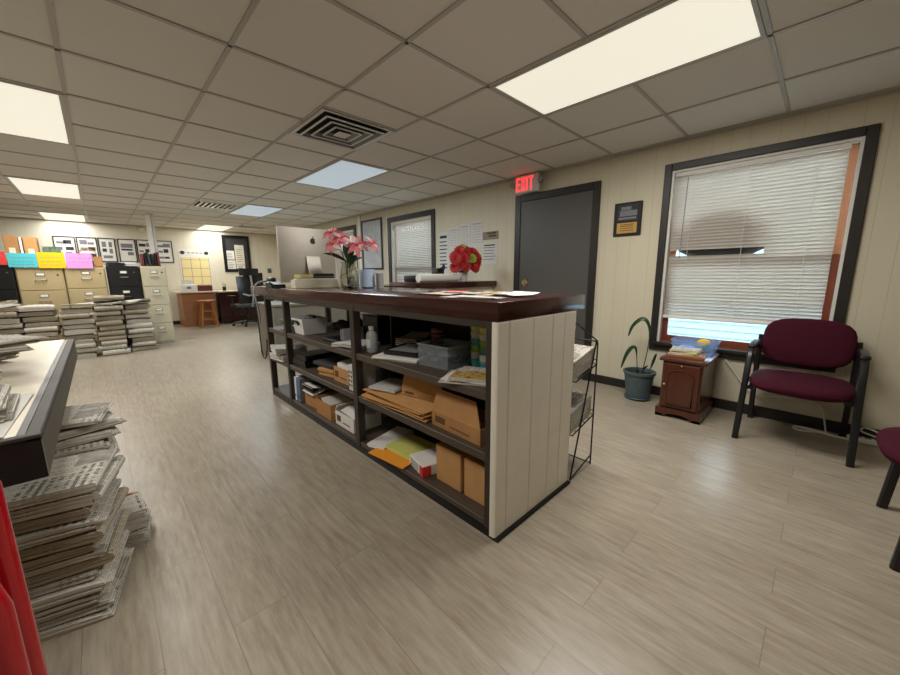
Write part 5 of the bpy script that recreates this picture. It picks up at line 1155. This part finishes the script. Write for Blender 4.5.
# potted plant
pt = thing('potted_plant', 'slate blue pot with long arching dark leaves beside the cherry cabinet', 'plant', (3.455, 1.085, 0))
obj('pot', MB().lathe([(0.0, 0.012), (0.085, 0.012), (0.095, 0.02), (0.125, 0.235), (0.135, 0.24), (0.136, 0.262), (0.122, 0.262), (0.115, 0.23), (0.0, 0.23)], 28), M['pot'], pt)
obj('saucer', MB().lathe([(0.0, 0.0), (0.09, 0.0), (0.112, 0.02), (0.108, 0.024), (0.09, 0.012), (0, 0.012)], 28), M['pot'], pt); obj('soil', MB().lathe([(0.0, 0.236), (0.114, 0.236), (0.114, 0.228), (0, 0.228)], 20), M['soil'], pt)
def strap(path, wmax, nm='leaf', wpow=0.6):
    P = [Vector(p) for p in path]; n = 18
    def at(t):
        x = t * (len(P) - 1); i = min(int(x), len(P) - 2); u = x - i; p0, p1, p2, p3 = P[max(i - 1, 0)], P[i], P[i + 1], P[min(i + 2, len(P) - 1)]
        return 0.5 * ((2 * p1) + (p2 - p0) * u + (2 * p0 - 5 * p1 + 4 * p2 - p3) * u * u + (3 * p1 - p0 - 3 * p2 + p3) * u ** 3)
    sd_ = Vector((0.75, -0.66, 0))
    def f(u, v):
        c = at(v); dr_ = at(min(1, v + 0.02)) - at(max(0, v - 0.02)); s_ = Vector((dr_.y, -dr_.x, 0)); s_ = (sd_ if s_.length < 1e-4 else sd_ * 0.4 + dr_.cross(Vector((-0.7, -0.7, 0.2))).normalized() * 0.8).normalized()
        wv = wmax * min(1.0, (0.12 + max(0, v - 0.25) * 2.2)) * (max(0.02, 1 - v) ** 0.45)
        return c + s_ * (2 * u - 1) * wv + Vector((0, 0, -0.006 * (1 - (2 * u - 1) ** 2)))
    k = MB(); k.surf(f, 4, n, 0.0016); return obj(nm, k, M['leaf'], pt)
strap([(0, -0.02, 0.23), (-0.0, -0.05, 0.45), (0.005, -0.055, 0.62), (0.0, -0.03, 0.715), (-0.01, 0.02, 0.735), (-0.03, 0.08, 0.67), (-0.04, 0.105, 0.58)], 0.032)
strap([(-0.02, 0.01, 0.23), (-0.03, 0.02, 0.36), (-0.05, 0.03, 0.47), (-0.07, 0.06, 0.475), (-0.09, 0.095, 0.41), (-0.1, 0.125, 0.29)], 0.032)
strap([(0.02, -0.06, 0.23), (0.02, -0.085, 0.3), (0.02, -0.105, 0.38), (0.02, -0.12, 0.44)], 0.022)
strap([(0.0, -0.02, 0.23), (-0.01, -0.04, 0.29), (-0.03, -0.075, 0.33)], 0.018); strap([(0.0, 0.0, 0.23), (-0.05, -0.0, 0.27), (-0.08, -0.01, 0.29)], 0.016)

# ------------------------------------------------------------------ maroon guest chairs (local: front = +y)
def guest_chair(loc, rz, label):
    t = thing('guest_chair', label, 'chair', loc, rz)
    # seat cushion: rounded outline, domed
    def cushion(w_, d_, h_, ex=3.2, bulge=0.012):
        k = MB(); N = 32; prof = [(0.0, 0.0), (0.86, 0.0), (0.96, 0.16), (1.0, 0.45), (0.985, 0.7), (0.93, 0.88), (0.8, 1.0), (0.45, 1.0 + bulge / h_), (0.0, 1.0 + bulge * 1.3 / h_)]
        vs = []; fs = []
        for (s_, z) in prof:
            for i in range(N):
                a = 2 * pi * i / N; ca, sa = cos(a), sin(a); q = (abs(ca) ** ex + abs(sa) ** ex) ** (-1 / ex); vs.append((w_ / 2 * q * ca * s_, d_ / 2 * q * sa * s_, z * h_))
        for j in range(len(prof) - 1):
            for i in range(N): fs.append((j * N + i, j * N + (i + 1) % N, (j + 1) * N + (i + 1) % N, (j + 1) * N + i))
        k.add(vs, fs, True); return k
    k = cushion(0.505, 0.55, 0.075)
    for v in k.v: v += Vector((0, 0.085, 0.372))
    obj('seat', k, M['maroon'], t)
    k = cushion(0.47, 0.335, 0.055, 3.4, 0.008); Rm = Matrix.Translation((0, -0.2, 0.645)) @ Matrix.Rotation(radians(12), 4, 'X') @ Matrix.Rotation(radians(-90), 4, 'X')
    k.v = [Rm @ v for v in k.v]
    obj('backrest', k, M['maroon'], t)
    for s_ in (-1, 1):
        def bartube(pts, wd, dp, nm):
            # flat oval bar swept along points in the y-z plane
            P = [Vector(p) for p in pts]; k = MB(); n = 12; vs = []; fs = []
            for i, p in enumerate(P):
                a = P[max(i - 1, 0)]; c = P[min(i + 1, len(P) - 1)]; tg = (c - a).normalized(); sx = Vector((1, 0, 0)); sx = (sx - tg * sx.dot(tg)).normalized(); nn = tg.cross(sx)
                for j in range(n):
                    an = 2 * pi * j / n; ca, sa = cos(an), sin(an); q = (abs(ca) ** 4 + abs(sa) ** 4) ** -0.25; vs.append(p + sx * ca * q * wd / 2 + nn * sa * q * dp / 2)
            for i in range(len(P) - 1):
                for j in range(n): fs.append((i * n + j, i * n + (j + 1) % n, (i + 1) * n + (j + 1) % n, (i + 1) * n + j))
            fs += [tuple(range(n - 1, -1, -1)), tuple((len(P) - 1) * n + j for j in range(n))]; k.add(vs, fs, True); return obj(nm, k, M['black'], t)
        bartube([(s_ * 0.272, 0.275, 0.0), (s_ * 0.262, 0.25, 0.35), (s_ * 0.258, 0.225, 0.56), (s_ * 0.257, 0.20, 0.605), (s_ * 0.257, 0.16, 0.625)], 0.036, 0.036, 'front_leg')
        bartube([(s_ * 0.257, 0.17, 0.622), (s_ * 0.257, 0.05, 0.632), (s_ * 0.257, -0.1, 0.625), (s_ * 0.255, -0.19, 0.60)], 0.03, 0.045, 'arm_rail')
        k = MB(); k.box(s_ * 0.257 - 0.024, s_ * 0.257 + 0.024, -0.1, 0.19, 0.628, 0.655, 0.012, 3); obj('arm_pad', k, M['black'], t)
        bartube([(s_ * 0.25, -0.265, 0.0), (s_ * 0.25, -0.215, 0.3), (s_ * 0.25, -0.2, 0.5), (s_ * 0.245, -0.21, 0.68)], 0.034, 0.036, 'rear_leg')
        k = B(s_ * 0.235 - 0.02, s_ * 0.235 + 0.03, -0.2, 0.22, 0.35, 0.376); obj('seat_rail', k, M['black'], t)
    obj('cross_rail', B(-0.245, 0.245, -0.215, -0.185, 0.345, 0.375), M['black'], t); obj('back_plate', B(-0.24, 0.24, -0.225, -0.2, 0.56, 0.6), M['black'], t)
    return t
guest_chair((3.345, 0.04, 0), pi / 2, 'maroon guest chair with black arms standing before the large window')
guest_chair((2.36, -0.6, 0), 0.0, 'maroon guest chair cut off at the right picture edge')

# wall cord and power strip
cable([(3.655, 0.5, 0.43), (3.65, 0.443, 0.358), (3.65, 0.346, 0.227), (3.65, 0.249, 0.184), (3.65, 0.134, 0.196), (3.65, 0.024, 0.193), (3.65, -0.054, 0.198), (3.64, -0.094, 0.163), (3.62, -0.12, 0.06), (3.6, -0.13, 0.008)], 0.005, M['cablew'], 'white cord hanging along the wall behind the maroon chair')
cable([(3.6, -0.14, 0.008), (3.57, -0.08, 0.008), (3.53, 0.0, 0.008), (3.56, 0.035, 0.008), (3.6, 0.02, 0.008), (3.60, -0.07, 0.008), (3.565, -0.16, 0.008), (3.565, -0.24, 0.008), (3.57, -0.27, 0.012)], 0.008, M['cablew'], 'loop of thick white cord on the floor under the maroon chair')
ps = thing('power_strip', 'white power strip on the floor behind the maroon chair leg', 'power strip', (3.585, -0.34, 0), radians(95)); obj('body', B(-0.11, 0.11, -0.025, 0.025, 0, 0.035, 0.006), M['cablew'], ps)
for i in range(4): obj('socket', B(-0.09 + 0.045 * i, -0.06 + 0.045 * i, -0.012, 0.012, 0.034, 0.037), M['inkg'], ps)
cable([(3.6, -0.42, 0.02), (3.58, -0.36, 0.09), (3.6, -0.3, 0.1), (3.63, -0.3, 0.06), (3.64, -0.4, 0.03), (3.63, -0.47, 0.008)], 0.006, M['cablew'], 'white cord coiled over the power strip')

# ------------------------------------------------------------------ world, camera, view
W = bpy.data.worlds.new('World'); S.world = W; W.use_nodes = True
bg = W.node_tree.nodes['Background']; bg.inputs[0].default_value = (0.78, 0.9, 1.0, 1); bg.inputs[1].default_value = 14.0
cd = bpy.data.cameras.new('camera'); cam = link('camera', cd); cd.sensor_width = 36; cd.lens = 359.45 / 900 * 36; cd.clip_start = 0.02; cd.clip_end = 200
yaw, pitch, roll = 0.76849481, 0.17404941, -0.00652681
fw = Vector((sin(yaw) * cos(pitch), cos(yaw) * cos(pitch), -sin(pitch))); rt = fw.cross(Vector((0, 0, 1))).normalized(); up = rt.cross(fw)
r2 = rt * cos(roll) + up * sin(roll); u2 = up * cos(roll) - rt * sin(roll)
mw = Matrix(((r2.x, u2.x, -fw.x, 0), (r2.y, u2.y, -fw.y, 0), (r2.z, u2.z, -fw.z, 1.14), (0, 0, 0, 1))); cam.matrix_world = mw
S.camera = cam
S.view_settings.view_transform = 'Standard'; S.view_settings.look = 'None'; S.view_settings.gamma = 1; S.view_settings.exposure = 0.0
try: S.view_settings.use_curve_mapping = False
except Exception: pass
S.cycles.use_denoising = True; S.cycles.max_bounces = 10; S.cycles.diffuse_bounces = 6; S.cycles.transparent_max_bounces = 16; S.cycles.sample_clamp_indirect = 6.0
